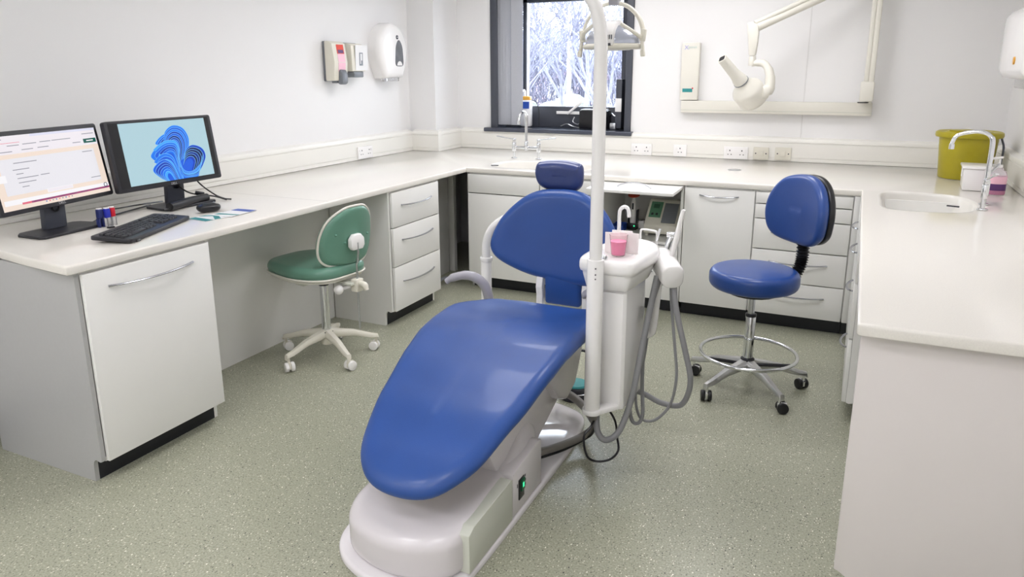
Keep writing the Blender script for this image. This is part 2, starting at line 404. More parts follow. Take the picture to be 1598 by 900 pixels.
b = B(); b.bx(-1.852, -1.80, 6.02, 6.14, 1.10, 1.50, bev=.004); wp('window_latch_case', b, M_anth)
b = B(); b.bx(-1.852, -1.797, 6.005, 6.02, 1.235, 1.345, bev=.004); wp('window_latch', b, M_white)
b = B(); b.bx(-2.42, -2.16, 6.115, 6.14, 1.20, 1.225, bev=.002); b.box((-2.24, 6.10, 1.26), (.18, .02, .02), rot=(0, -math.radians(38), 0), bev=.003); wp('window_stay', b, M_white)

# ------------------------------------------------------------------ worktop (one piece, moulded basins)
SR = [(p.x, p.y) for p in spline([(.150, 4.10), (.142, 4.35), (.150, 4.56), (.22, 4.645), (.40, 4.655), (.52, 4.60), (.575, 4.45), (.575, 4.28), (.53, 4.12), (.42, 4.045), (.25, 4.035)], 5, True)]
SL = [(p.x, p.y) for p in spline([(-2.40, 4.78), (-2.43, 4.95), (-2.38, 5.10), (-2.25, 5.15), (-1.95, 5.15), (-1.72, 5.14), (-1.66, 5.0), (-1.66, 4.82), (-1.74, 4.735), (-2.0, 4.72), (-2.28, 4.72)], 5, True)]
top = thing('worktop', 'long cream solid surface worktop running in a U around the three walls', 'worktop', (FX, FY, WU))
out = [(XL+.001, 1.72), (-3.05, 1.668), (-2.80, 1.635), (-2.56, 1.612), (-2.53, 1.612), (FX, 1.625), (FX, 1.70), (FX, FY), (RX, FY), (RX, 2.142), (RX+.004, 2.132), (RX+.014, 2.128), (XR-.001, 2.128), (XR-.001, YB-.001), (-3.299, YB-.001), (-3.299, 5.519), (XL+.001, 5.519)]
b = B(); b.plate(out, WU, WT, .009, holes=[SR, SL], rb=.004); link('worktop_slab', b, M_top, top, world=True, sharp=50)
for nm, S, zb, dr in (('wash_basin', SR, .76, (.50, 4.30)), ('sink_basin', SL, .77, (-2.0, 4.95))):
    b = B(); rings = []
    O = [Vector(p) for p in S]
    for d, z in ((-.012, .9006), (0, .9004), (.004, .897), (.010, .885), (.018, .83), (.03, .80), (.05, .775), (.08, .766)):
        rings.append([Vector((q.x, q.y, z)) for q in inset(O, d)])
    c = sum((Vector(p) for p in S), Vector((0, 0)))/len(S)
    base = inset(O, .08)
    for k in (.4, .8): rings.append([Vector((*q.lerp(c, k), .764)) for q in base])
    b.loft(rings, cap=False); t = bmesh.new()
    link(nm, b, M_basin, top, world=True, sharp=60)
b = B(); b.box((.470, 4.262, .8995), (.055, .012, .006), rot=(0, 0, -.35)); link('overflow_slot', b, M_ink, top, world=True)
b = B(); b.box((-2.385, 4.812, .8995), (.055, .012, .006), rot=(0, 0, .25)); link('overflow_slot', b, M_ink, top, world=True)
b = B(); b.cyl((-.745, 5.235, .9), (-.745, 5.235, .903), .044, seg=24); link('grommet', b, M_steel, top, world=True)
# joint lines of the worktop slabs
b = B(); b.bx(-3.5, -2.53, 3.085, 3.0865, .8999, .9002); link('worktop_seam', b, M_groove, top, world=True)

# ------------------------------------------------------------------ cabinets
def handle(parent, cx, z, L=.2, out=.026, sag=.006, name='handle', y=-.02):
    """bow handle on a front at local y, in the cabinet's frame; parent has identity basis inside the cabinet"""
    b = B(); pts = []
    for i in range(17):
        t = -1+2*i/16; pts.append((cx+t*L/2, y-.002-out*(1-t*t)**.8, z-sag*(1-t*t)+sag*.5))
    b.tube(pts, .0058, 8, flat=.75)
    return link(name, b, M_handle, parent)
def cabinet(label, cat, loc, rotz, W, depth, fronts, sides=(True, True), group=None, body=True, mside=None, kick=.0928, name='base_cabinet', open_at=None):
    t = thing(name, label, cat, loc, rotz, group)
    notch = [(.055, 0), (depth, 0), (depth, WU-.001), (0, WU-.001), (0, kick+.004), (.012, kick), (.035, kick+.006), (.047, kick-.004), (.053, kick-.02)]
    for k, sd in enumerate(sides):
        x = 0 if k == 0 else W-.018
        if sd:
            b = B(); b.prism(notch, 'yz', x, x+.018); link('side_panel', b, M_lamgrey if k == 0 and mside is None else (mside or M_lam), t)
    b = B()
    b.bx(.018 if sides[0] else .001, W-(.018 if sides[1] else .001), .001, depth-.002, kick, kick+.018)
    b.bx(.018 if sides[0] else .001, W-(.018 if sides[1] else .001), depth-.02, depth-.002, kick+.018, WU-.002)
    if not sides[0]: b.bx(.0, .016, .001, depth-.002, kick, WU-.002)
    if not sides[1]: b.bx(W-.016, W, .001, depth-.002, kick, WU-.002)
    link('carcass', b, M_lam, t)
    b = B(); b.bx(.019, W-.019, .001, .03, WU-.02, WU-.002); link('top_rail', b, M_lam, t)
    b = B(); b.bx(.002 if not sides[0] else .018, W-(.018 if sides[1] else .002), .055, .07, 0, kick); link('plinth', b, M_plinth, t)
    for (x0, x1, z0, z1, kind, hz, hl) in fronts:
        b = B(); b.bx(x0+.0015, x1-.0015, -.019, -.001, z0+.0015, z1-.0015, bev=.0015)
        f = link(kind, b, M_lam, t)
        if hz is not None: handle(f, (x0+x1)/2, hz, hl)
    return t
# left wall: local x -> +Y, local y -> -X
XF = -2.543
cabinet('white single door base unit below the near end of the desk', 'cabinet', (XF, 1.645, 0), PI/2, .625, .66, [(.018, .612, .0945, .855, 'cabinet_door', .785, .40)])
cabinet('white three drawer base unit right of the knee space', 'drawer unit', (XF, 3.655, 0), PI/2, .60, .45,
        [(.018, .575, .635, .855, 'drawer', .765, .36), (.018, .575, .385, .632, 'drawer', .545, .37), (.018, .575, .0945, .382, 'drawer', .275, .38)], mside=M_lam, name='drawer_unit')
# back wall
YC = 4.646
cabinet('white sink base unit with plain false panel over its door, far left corner', 'cabinet', (-2.525, YC, 0), 0, .575, .56,
        [(.012, .573, .72, .855, 'false_panel', None, 0), (.012, .573, .0945, .716, 'cabinet_door', None, 0)], sides=(True, False))
cabinet('white base unit hidden mostly behind the blue dental chair', 'cabinet', (-1.95, YC, 0), 0, .43, .56,
        [(.002, .428, .76, .855, 'drawer', .81, .16), (.002, .428, .0945, .756, 'cabinet_door', .69, .18)], sides=(False, False))
cabinet('white base unit with one tall door, right of the open flap unit', 'cabinet', (-.955, YC, 0), 0, .43, .56,
        [(.002, .428, .0945, .855, 'cabinet_door', .81, .235)], sides=(False, False))
cabinet('white base unit of five drawers behind the blue stool', 'drawer unit', (-.524, YC, 0), 0, .545, .56,
        [(.002, .54, .785, .855, 'drawer', None, 0), (.002, .54, .695, .782, 'drawer', None, 0), (.002, .54, .505, .692, 'drawer', .61, .33), (.002, .54, .305, .502, 'drawer', .43, .33), (.002, .54, .0945, .302, 'drawer', .225, .33)], sides=(False, False), name='drawer_unit')
# open cabinet with lift-up flap
t = thing('base_cabinet', 'open white base unit with a lifted flap door and equipment inside', 'cabinet', (-1.515, YC, 0))
W = .555
b = B(); b.bx(0, .018, 0, .56, .0928, WU-.002); b.bx(W-.018, W, 0, .56, .0928, WU-.002); b.bx(.018, W-.018, 0, .56, .0928, .11); b.bx(.018, W-.018, .54, .56, .11, WU-.002); b.bx(.018, W-.018, .02, .54, WU-.02, WU-.002)
link('carcass', b, M_lam, t)
b = B(); b.bx(.018, W-.018, .004, .54, .462, .48); link('shelf', b, M_lam, t)
b = B(); b.bx(.018, W-.018, .055, .07, 0, .0928); link('plinth', b, M_plinth, t)
b = B(); b.box((W/2, -.155, .848), (W-.006, .30, .018), rot=(math.radians(1), 0, 0), bev=.0015); f = link('flap_door', b, M_lam, t)
b = B(); b.tube([(W/2+q*.11, -.18+.012*(1-q*q), .859+.028*(1-q*q)**.8) for q in [-1+i/6 for i in range(13)]], .005, 8); link('handle', b, M_steel, f)
b = B(); b.bx(.02, W-.02, -.017, -.001, .0945, .34, bev=.0015); f = link('drawer', b, M_lam, t); handle(f, W/2, .28, .2)
b = B(); b.bx(.02, W-.02, -.017, -.001, .343, .459, bev=.0015); link('drawer', b, M_lam, t)
# right wall units facing -X : local x -> -Y, local y -> +X
cabinet('white drawer unit under the right worktop, seen edge-on', 'drawer unit', (.071, 4.10, 0), -PI/2, .655, .6,
        [(.002, .65, .66, .855, 'drawer', .745, .2), (.002, .65, .40, .657, 'drawer', .56, .2), (.002, .65, .0945, .397, 'drawer', .28, .2)], name='drawer_unit')
cabinet('narrow white base unit under the right worktop at the far corner', 'cabinet', (.071, 4.60, 0), -PI/2, .498, .6,
        [(.002, .496, .0945, .855, 'cabinet_door', .745, .2)], sides=(False, False))
b = B(); nt = [(.09, 0), (XR-.002, 0), (XR-.002, WU-.001), (.065, WU-.001), (.065, .10), (.075, .092), (.088, .088)]
b.prism([(.118, 0), (XR-.002, 0), (XR-.002, WU-.001), (.065, WU-.001), (.065, .09), (.08, .084), (.10, .07), (.112, .03)], 'xz', 2.185, 2.225, bev=.002)
solo('end_panel', b, M_end, 'large plain white end panel closing the right hand worktop run', 'panel')

# ================================================================== ceiling lights, unseen: spread for even light, rear row added as fill
for i, (x, y) in enumerate(LIGHTS):
    t = thing('unseen_ceiling_light', 'unseen square ceiling light panel, placed to even and fill the room light', 'ceiling light', (x, y, CEIL-.03), group='ceiling light panels')
    b = B()
    for q in ((-.3, 0, .02, .62), (.3, 0, .02, .62), (0, -.3, .62, .02), (0, .3, .62, .02)): b.box((x+q[0], y+q[1], CEIL-.015), (q[2], q[3], .03))
    link('frame', b, M_white, t, world=True)
    b = B(); b.bx(x-.29, x+.29, y-.29, y+.29, CEIL-.022, CEIL-.004)
    if i == 0: M_diff = emitter('lit_diffuser', (1.0, .985, 1.02), LAMP_POWER)
    link('diffuser', b, M_diff, t, world=True)

# ================================================================== DENTAL CHAIR
ch = thing('dental_chair', 'blue reclining dental chair with white base in the middle of the room', 'dental chair', (-1.2, 2.3, 0))
zp = [(1.55, .30), (1.68, .345), (1.80, .395), (2.0, .485), (2.2, .558), (2.35, .592), (2.48, .598), (2.62, .583), (2.78, .568), (2.95, .572), (3.1, .58)]
def zprof(y):
    if y <= zp[0][0]: return zp[0][1]
    for (a, c), (d, e) in zip(zp[:-1], zp[1:]):
        if y <= d:
            t = (y-a)/(d-a); t2 = t*t*(3-2*t)*.25+t*.75; return c+(e-c)*t2
    return zp[-1][1]
seat_o = spline([(-1.19, 1.672), (-1.31, 1.70), (-1.395, 1.79), (-1.445, 1.95), (-1.478, 2.15), (-1.512, 2.38), (-1.530, 2.60), (-1.50, 2.76), (-1.42, 2.87), (-1.30, 2.90), (-1.20, 2.90), (-1.06, 2.90), (-.95, 2.885), (-.895, 2.80), (-.882, 2.62), (-.875, 2.40), (-.895, 2.15), (-.935, 1.95), (-.985, 1.80), (-1.07, 1.70)], 5, True)
def warp_seat(p):
    x, y, z = p; u = (x+1.2)/.33
    dish = .022*u*u if y > 2.5 else .006*u*u
    k = max(0, min(1, (y-2.5)/.12))
    return (x, y, zprof(y)-.07+z+(.004+.026*k)*max(0, u*u-.25)*min(1, z/.04))
b = B(); b.cushion(seat_o, .07, .042, ((-1.2, 1.95), (-1.2, 2.6)), warp=warp_seat, crown=0, fill=9, seg=6)
link('seat_cushion', b, M_blue, ch, world=True, sharp=60)
# backrest
back_o = spline([(-1.20, .632), (-1.06, .625), (-.95, .66), (-.89, .76), (-.905, .87), (-.965, .965), (-1.05, 1.03), (-1.12, 1.05), (-1.20, 1.052), (-1.30, 1.04), (-1.385, .995), (-1.47, .905), (-1.512, .80), (-1.495, .735), (-1.43, .688), (-1.32, .648)], 6, True)
def warp_back(p):
    x, z, y = p; u = (x+1.2)/.3
    return (x, 3.10-y-.045*u*u+.10*(z-.85), z)
b = B(); b.cushion(back_o, .075, .038, ((-1.28, .82), (-1.12, .82)), warp=warp_back, crown=-.004, fill=7)
link('backrest', b, M_blue, ch, world=True, sharp=60)
b = B(); b.cushion([(-1.2+(v[0]+1.2)*.86, .85+(v[1]-.85)*.88) for v in back_o], .03, .015, ((-1.28, .82), (-1.12, .82)), warp=lambda p: (p[0], 3.14-p[2]-.045*((p[0]+1.2)/.3)**2+.10*(p[1]-.85), p[1]), fill=3)
link('back_shell', b, M_cream, ch, world=True)
# lumbar strip between seat and back
b = B(); b.box((-1.155, 3.035, .60), (.175, .045, .16), rot=(.06, 0, 0), bev=.015, seg=3); link('lumbar_pad', b, M_blue, ch, world=True)
b = B()
for x in (-1.268, -1.043):
    b.prism([(3.01, .47), (3.05, .47), (3.055, .56), (3.045, .60), (3.06, .64), (3.10, .66), (3.10, .70), (3.06, .70), (3.02, .65), (3.005, .60), (3.015, .56)], 'yz', x-.016, x+.016, bev=.004)
b.box((-1.155, 3.05, .47), (.26, .05, .05), bev=.01)
b.box((-1.155, 3.0, .44), (.22, .30, .05), bev=.01)
link('back_bracket', b, M_white, ch, world=True)
# headrest
ho = spline([(-1.21, 1.030), (-1.15, 1.034), (-1.11, 1.062), (-1.096, 1.11), (-1.10, 1.155), (-1.125, 1.170), (-1.21, 1.178), (-1.295, 1.172), (-1.320, 1.155), (-1.327, 1.11), (-1.312, 1.062), (-1.27, 1.034)], 6, True)
b = B(); b.cushion(ho, .085, .04, ((-1.24, 1.11), (-1.18, 1.11)), warp=lambda p: (p[0], 3.185-p[2]-.03*((p[0]+1.21)/.11)**2-.12*(p[1]-1.1), p[1]), crown=.0, fill=5)
link('headrest', b, M_bluehead, ch, world=True, sharp=60)
b = B(); b.box((-1.21, 3.19, 1.02), (.05, .012, .20), bev=.003); link('headrest_bar', b, M_steel, ch, world=True)
# armrests
b = B(); b.tube([(-1.665, 2.84, .622), (-1.64, 2.85, .640), (-1.59, 2.88, .652), (-1.54, 2.90, .640), (-1.505, 2.92, .60), (-1.49, 2.93, .54), (-1.485, 2.93, .47), (-1.47, 2.93, .44)], [.018, .024, .027, .028, .029, .029, .027, .024], 14, sm=4, flat=.8)
link('armrest', b, M_arm, ch, world=True, sharp=70)
b = B(); b.tube([(-.80, 3.0, .60), (-.84, 3.0, .622), (-.90, 3.0, .632), (-.98, 3.0, .622), (-1.03, 3.01, .60), (-1.045, 3.02, .58)], [.02, .03, .034, .034, .03, .02], 14, sm=4, flat=.6)
link('armrest', b, M_arm, ch, world=True, sharp=70)
b = B(); b.box((-1.2, 2.93, .485), (.60, .04, .03), bev=.008); link('armrest_crossbar', b, M_steel, ch, world=True)
# seat underside shell, lift arm
b = B(); uo = [Vector(p) for p in inset(seat_o, .06)]
b.cushion([p for p in uo], .05, .02, ((-1.2, 1.95), (-1.2, 2.6)), warp=lambda p: (p[0], p[1], zprof(p[1])-.115+p[2]), fill=7); link('seat_shell', b, M_cream, ch, world=True)
b = B(); b.prism([(2.42, .515), (2.90, .52), (2.88, .38), (2.80, .25), (2.70, .215), (2.60, .26), (2.50, .37), (2.40, .47)], 'yz', -1.36, -1.0, bev=.02)
link('seat_skirt', b, M_shell, ch, world=True)
b = B(); b.prism([(2.02, .30), (2.12, .14), (2.46, .14), (2.84, .28), (2.86, .34), (2.80, .40), (2.62, .46), (2.40, .42)], 'yz', -1.33, -1.035, bev=.012)
link('lift_arm', b, M_shell, ch, world=True)
b = B(); b.prism([(1.93, .38), (2.02, .285), (2.42, .385), (2.62, .49), (2.55, .53), (2.2, .48)], 'yz', -1.37, -1.045, bev=.012)
link('lift_arm_cover', b, mat('grey_beige_cover', s2l(176, 173, 168), .4, noise=.01), ch, world=True)  # grey-beige half of the two-tone lift arm
b = B(); b.box((-1.02, 2.44, .425), (.04, .085, .035), rot=(.3, 0, 0), bev=.004); link('pivot_bracket', b, M_black, ch, world=True)
# base: floor plate and moulded cover
bo = spline([(-1.18, 1.605), (-1.30, 1.62), (-1.42, 1.68), (-1.485, 1.78), (-1.50, 1.95), (-1.49, 2.3), (-1.47, 2.7), (-1.43, 2.93), (-1.30, 3.03), (-1.16, 3.03), (-1.03, 2.97), (-.985, 2.85), (-.968, 2.6), (-.968, 2.2), (-.968, 1.85), (-.985, 1.70), (-1.06, 1.62)], 6, True)
b = B(); b.plate(bo, .002, .026, .012, rb=0); link('floor_plate', b, M_whiteg, ch, world=True)
co = spline([(-1.20, 1.640), (-1.30, 1.655), (-1.39, 1.70), (-1.435, 1.79), (-1.445, 1.98), (-1.44, 2.25), (-1.42, 2.42), (-1.36, 2.475), (-1.20, 2.485), (-1.09, 2.475), (-1.035, 2.43), (-1.005, 2.32), (-.984, 2.10), (-.982, 1.92), (-.986, 1.80), (-1.005, 1.725), (-1.045, 1.685), (-1.11, 1.655)], 6, True)
def hump(p):
    x, y, z = p; k = max(0, z-.02)/.17
    f = math.exp(-((y-2.33)/.15)**2)*.085+.006*min(1, max(0, (y-1.6)/.4))
    g = .55+.45*max(0, min(1, 1-abs(x+1.2)/.26))
    return (x, y, z+k*(f-.03*max(0, min(1, (1.80-y)/.2))))
b = B(); b.cushion(co, .175, .05, ((-1.2, 1.85), (-1.2, 2.3)), warp=lambda p: hump((p[0], p[1], p[2]+.012)), fill=10, seg=9); link('base_cover', b, M_shell, ch, world=True, sharp=60)
b = B(); b.prism([(1.755, .028), (2.078, .028), (2.078, .186), (2.068, .192), (1.79, .180), (1.755, .165)], 'yz', -1.02, -.970, bev=.004)
link('side_cover', b, M_panelgrey, ch, world=True)
b = B(); b.prism([(2.084, .028), (2.345, .028), (2.345, .215), (2.31, .225), (2.09, .20), (2.084, .196)], 'yz', -1.10, -.972, bev=.006)
sp = link('switch_panel', b, M_shell, ch, world=True)
b = B(); b.bx(-.9725, -.968, 2.13, 2.175, .075, .155, bev=.0015); link('switch_recess', b, M_black, sp, world=True)
b = B(); b.bx(-.969, -.963, 2.142, 2.172, .105, .150, bev=.002); link('lit_switch', b, mat('dark_green_switch', s2l(10, 80, 50), .3, noise=.02), sp, world=True)
b = B(); b.bx(-.9635, -.962, 2.150, 2.160, .12, .137); link('switch_lamp', b, M_led, sp, world=True)
b = B(); b.bx(-.9722, -.9715, 2.185, 2.193, .14, .15); b.bx(-.9722, -.9715, 2.183, 2.195, .122, .132); b.bx(-.9722, -.9715, 2.185, 2.193, .105, .115); b.bx(-.9722, -.9715, 2.118, 2.124, .13, .145); link('switch_marks', b, M_ink, sp, world=True)
# assistant side curved post
b = B(); b.tube([(-1.40, 3.14, .905), (-1.45, 3.12, .90), (-1.50, 3.11, .88), (-1.555, 3.10, .83), (-1.585, 3.10, .76), (-1.588, 3.10, .68)], .021, 16, sm=6)
b.cyl((-1.588, 3.10, .69), (-1.588, 3.10, .12), .026, bev=.003); b.cyl((-1.588, 3.10, .668), (-1.588, 3.10, .69), .031, bev=.004)
b.tube([(-1.588, 3.10, .15), (-1.588, 3.10, .10), (-1.56, 3.06, .07), (-1.45, 2.95, .05), (-1.38, 2.85, .04)], .026, 14, sm=4)
link('side_post', b, M_white, ch, world=True)
b = B(); b.box((-1.42, 3.125, .905), (.06, .05, .05), rot=(0, -.4, 0), bev=.012); link('post_joint', b, M_white, ch, world=True)
# junction hose on the base
b = B(); b.tube([(-1.09, 2.42, .085), (-1.04, 2.50, .066), (-.985, 2.60, .058), (-.935, 2.70, .06), (-.88, 2.69, .12), (-.845, 2.58, .22), (-.838, 2.53, .285)], .016, 12, sm=6)
b.tube([(-1.25, 2.96, .14), (-1.10, 2.97, .11), (-.98, 2.88, .10), (-.90, 2.74, .13)], .019, 12, sm=6)
link('service_hose', b, mat('taupe_hose', s2l(128, 124, 118), .45, noise=.03), ch, world=True)
b = B(); b.tube([(-1.06, 2.44, .05), (-.985, 2.60, .034), (-.93, 2.70, .045), (-.88, 2.68, .10), (-.85, 2.60, .20), (-.84, 2.55, .27)], .0055, 8, sm=6); link('mains_cable', b, M_black, ch, world=True)

# ================================================================== operating light on its pole
PXc, PYc = -.894, 2.703
op = thing('operating_light', 'white dental operating light hanging from a tall curved pole', 'dental light', (PXc, PYc, .175))
b = B(); b.cyl((PXc, PYc, .190), (PXc, PYc, .845), .0335, seg=28, bev=.003); link('lower_pole', b, M_white, op, world=True)
b = B(); b.cyl((PXc, PYc, .178), (PXc, PYc, .200), .041, seg=28, bev=.004); b.box((PXc+.055, PYc+.06, .189), (.05, .13, .024), rot=(0, 0, -.6), bev=.006); link('pole_bracket', b, M_white, op, world=True)
b = B()
for z in (.815, .79, .772): b.cyl((PXc+.012, PYc-.0335, z), (PXc+.012, PYc-.036, z), .003, seg=8)
link('screw', b, M_ink, op, world=True)
b = B(); P = [(PXc, PYc, .84), (PXc, PYc, 1.0), (PXc, PYc, 1.3), (PXc, PYc, 1.55), (PXc, PYc, 1.64), (PXc-.006, PYc, 1.73), (PXc-.028, PYc, 1.81), (PXc-.07, PYc, 1.87), (PXc-.13, PYc+.02, 1.92), (PXc-.20, PYc+.05, 1.945), (PXc-.28, PYc+.08, 1.95)]
b.tube(P, .0255, 24, sm=5); link('upper_pole', b, M_white, op, world=True)
lx, ly, lz = -.944, 3.0, 1.70
b = B(); b.cyl((PXc-.27, PYc+.08, 1.91), (PXc-.27, PYc+.08, 2.02), .032, bev=.005)
b.tube([(PXc-.27, PYc+.08, 2.0), (PXc-.15, ly-.08, 2.03), (lx-.02, ly, 2.03)], .022, 16, sm=6); b.cyl((lx, ly, 2.05), (lx, ly, 1.84), .018); link('balance_arm', b, M_white, op, world=True)
b = B(); b.box((lx+.005, ly, 1.848), (.04, .045, .035), bev=.004); link('yoke_joint', b, M_arm, op, world=True)
b = B(); b.tube([(lx+.128*math.cos(q), ly, lz+.005+.135*math.sin(q)) for q in [PI*i/24 for i in range(25)]], .0065, 10, flat=1.6); link('yoke', b, M_cream, op, world=True)
b = B(); b.lathe([(.02, .055), (.06, .05), (.092, .03), (.108, .005), (.112, -.022), (.105, -.034)], (lx, ly, lz), sy=.85); link('reflector_shell', b, M_lens, op, world=True)
b = B(); b.tube([(lx+.112*math.cos(q), ly+.096*math.sin(q), lz-.03) for q in [2*PI*i/40 for i in range(40)]], .011, 10, closed=True)
b.tube([(lx-.125, ly-.01, lz+.0), (lx-.10, ly-.06, lz+.025), (lx-.055, ly-.075, lz+.055)], .008, 8, sm=5); b.tube([(lx+.125, ly-.01, lz+.0), (lx+.10, ly-.06, lz+.025), (lx+.055, ly-.075, lz+.055)], .008, 8, sm=5)
b.lathe([(.02, -.046), (.07, -.044), (.10, -.036)], (lx, ly, lz), sy=.85); link('lamp_rim', b, M_cream, op, world=True)
b = B(); b.prism([(ly-.108, -.030+lz), (ly-.112, .0+lz), (ly-.10, .03+lz), (ly-.06, .066+lz), (ly+.02, .075+lz), (ly+.06, .05+lz), (ly+.06, -.02+lz), (ly-.02, -.03+lz)], 'yz', lx-.035, lx+.035, bev=.009)
hs = link('lamp_housing', b, M_white, op, world=True)
b = B()
for k in range(6): b.box((lx-.012+k*.0085, ly-.112, lz+.004), (.003, .004, .017))
b.box((lx+.0, ly-.108, lz-.024), (.052, .012, .010)); link('cooling_vent', b, M_ink, hs, world=True)
for s in (-1, 1):
    b = B(); b.box((lx+s*.128, ly-.005, lz+.012), (.020, .028, .048), rot=(0, s*.12, 0), bev=.004); b.box((lx+s*.130, ly-.015, lz-.032), (.013, .018, .040), rot=(0, -s*.12, 0), bev=.004); b.box((lx+s*.133, ly-.02, lz-.058), (.017, .020, .026), rot=(0, -s*.12, 0), bev=.004)
    link('handle', b, M_cream, op, world=True)

# ================================================================== spittoon / delivery unit
X0, X1, Y0, Y1 = -.895, -.785, 2.785, 3.09
un = thing('spittoon_unit', 'white spittoon cabinet with moulded bowl beside the dental chair', 'dental unit', (-.85, 2.93, .17))
b = B(); b.plate([(-.952, 2.80), (-.925, 2.80), (-.925, 2.797), (X1-.008, 2.785), (X1, 2.793), (-.775, 3.02), (-.80, 3.14), (-.93, 3.14), (-.955, 3.0)], .175, .715, .006); link('cabinet_body', b, M_white, un, world=True)
b = B(); b.plate([(-.90, 2.783), (X1-.012, 2.777), (X1-.002, 2.786), (X1-.006, 2.80), (-.90, 2.80)], .178, .690, .004); link('front_panel', b, M_white, un, world=True)
ro = spline([(-.965, 2.755), (-.90, 2.738), (-.81, 2.735), (-.765, 2.742), (-.745, 2.775), (-.733, 2.88), (-.722, 3.00), (-.728, 3.08), (-.76, 3.15), (-.82, 3.20), (-.89, 3.205), (-.95, 3.15), (-.985, 3.02), (-.995, 2.85), (-.99, 2.78)], 5, True)
def bowlwarp(p): return (p[0]*1.0+(-.86-p[0])*(.16*(1-p[2]/.14)), p[1]+(2.86-p[1])*(.16*(1-p[2]/.14))*(1 if p[1] > 2.86 else .25), p[2]+.70)
b = B(); rings = []
R0 = [Vector(p) for p in ro]
cen = Vector((-.865, 3.01))
for d, z in ((.10, .70), (.034, .701), (.024, .708), (.014, .76), (.013, .772), (.004, .776), (.0, .79), (.0, .808), (.003, .82), (.010, .828), (.018, .831)):
    q = inset(ro, d); k = max(0, (.775-z))/.09 if z < .775 else 0
    rings.append([Vector((v.x+(-.87-v.x)*.10*k, v.y+((2.95-v.y)*.36*k if v.y > 2.95 else 0), z)) for v in q])
# dished top: bowl centred toward the rear, flat tray to the front
bowl = [Vector((cen.x+.095*math.cos(q), cen.y+.145*math.sin(q))) for q in [0]]
top_ring = inset(ro, .018)
def dish(v, k):
    c = Vector((-.855, 3.03)); p = v.lerp(c, k); r = min(1, math.hypot((p.x-c.x)/.105, (p.y-c.y)/.15))
    return Vector((p.x, p.y, .831-.055*(1-r*r)**1.0))
for k in (.06, .12, .2, .3, .42, .55, .68, .8, .9, .97): rings.append([dish(v, k) for v in top_ring])
b.loft(rings); link('bowl', b, M_white, un, world=True, sharp=60)
b = B(); b.tube([(-.92, 3.10, .80), (-.92, 3.10, .90), (-.92, 3.10, .955), (-.915, 3.10, .978), (-.90, 3.10, .990), (-.885, 3.10, .985), (-.878, 3.10, .968), (-.876, 3.10, .945)], .0085, 14, sm=5); link('bowl_spout', b, M_white, un, world=True)
b = B(); b.tube([(-.775, 3.21, .80), (-.775, 3.21, .855), (-.785, 3.21, .868), (-.84, 3.21, .872), (-.85, 3.21, .86), (-.85, 3.21, .80)], .005, 8, sm=3); link('instrument_rail', b, M_white, un, world=True)
b = B(); b.cyl((-.876, 2.765, .83), (-.876, 2.765, .838), .012, seg=16); b.sphere((-.876, 2.765, .842), .009); b.tube([(-.876, 2.765, .842), (-.862, 2.758, .842)], .004, 8); link('water_knob', b, M_chrome, un, world=True)
# instrument block to the right
c0 = Vector((-.70, 3.02, .765))
MM = frame_M((-.70, 3.06, .775), (.30, -.75, -.10), (0, .13, 1))
b = B(); pA = Vector((-.745, 3.15, .768)); pB = Vector((-.636, 2.955, .736)); dx = (pB-pA).normalized(); sx_ = dx.cross(Vector((0, 0, 1))).normalized(); ux_ = sx_.cross(dx)
rings = []
for t_, k in ((0, .7), (.03, .92), (.08, 1), (.92, 1), (.975, .96), (1.0, .86)):
    rings.append([pA.lerp(pB, t_)+sx_*p[0]*k+ux_*(p[1]*k) for p in rrect(-.047, .047, -.055, .05, .036, 6)])
b.loft(rings)
link('instrument_block', b, M_white, un, world=True, sharp=70)
b = B(); b.tube([(-.675, 3.06, .78), (-.655, 3.07, .88), (-.638, 3.08, .985), (-.633, 3.08, 1.0)], [.010, .013, .010, .007], 12); link('instrument_handpiece', b, M_white, un, world=True)
b = B(); b.cyl((-.715, 3.14, .80), (-.700, 3.16, .865), .012, bev=.002); b.box((-.70, 3.16, .87), (.035, .03, .022), bev=.004); b.tube([(-.77, 3.19, .83), (-.765, 3.19, .85), (-.757, 3.19, .885)], .006, 8); link('instrument_holder', b, M_chrome, un, world=True)
b = B(); b.tube([(-.715, 3.05, .76), (-.725, 3.05, .60), (-.735, 3.05, .47), (-.745, 3.05, .44), (-.77, 3.04, .43), (-.79, 3.03, .435)], .017, 16, sm=5); link('support_post', b, M_white, un, world=True)
# hoses
def hose(pts, r, m=M_grey, nm='hose'):
    b = B(); b.tube(pts, r, 12, sm=8); return link(nm, b, m, un, world=True)
hose([(-.645, 3.00, .74), (-.625, 2.98, .60), (-.575, 2.97, .42), (-.545, 2.98, .27), (-.585, 3.02, .14), (-.68, 3.06, .11), (-.75, 3.04, .145), (-.80, 3.0, .18)], .0125)
hose([(-.66, 3.01, .74), (-.65, 3.01, .60), (-.625, 3.0, .42), (-.61, 3.0, .27), (-.635, 3.02, .13), (-.69, 3.0, .055), (-.745, 2.98, .05), (-.775, 2.98, .10), (-.79, 3.0, .18)], .0065)
hose([(-.715, 3.0, .72), (-.735, 2.92, .50), (-.748, 2.87, .34), (-.765, 2.84, .20), (-.80, 2.80, .07), (-.845, 2.76, .035), (-.885, 2.76, .07), (-.905, 2.80, .17)], .0135)
hose([(-.70, 3.03, .73), (-.74, 3.0, .56), (-.755, 2.98, .42), (-.752, 2.97, .22), (-.742, 2.96, .09), (-.758, 2.95, .045), (-.79, 2.95, .06), (-.81, 2.96, .18)], .0085)
hose([(-.69, 3.05, .73), (-.73, 3.07, .60), (-.752, 3.07, .50), (-.765, 3.05, .35), (-.775, 3.04, .25)], .006)
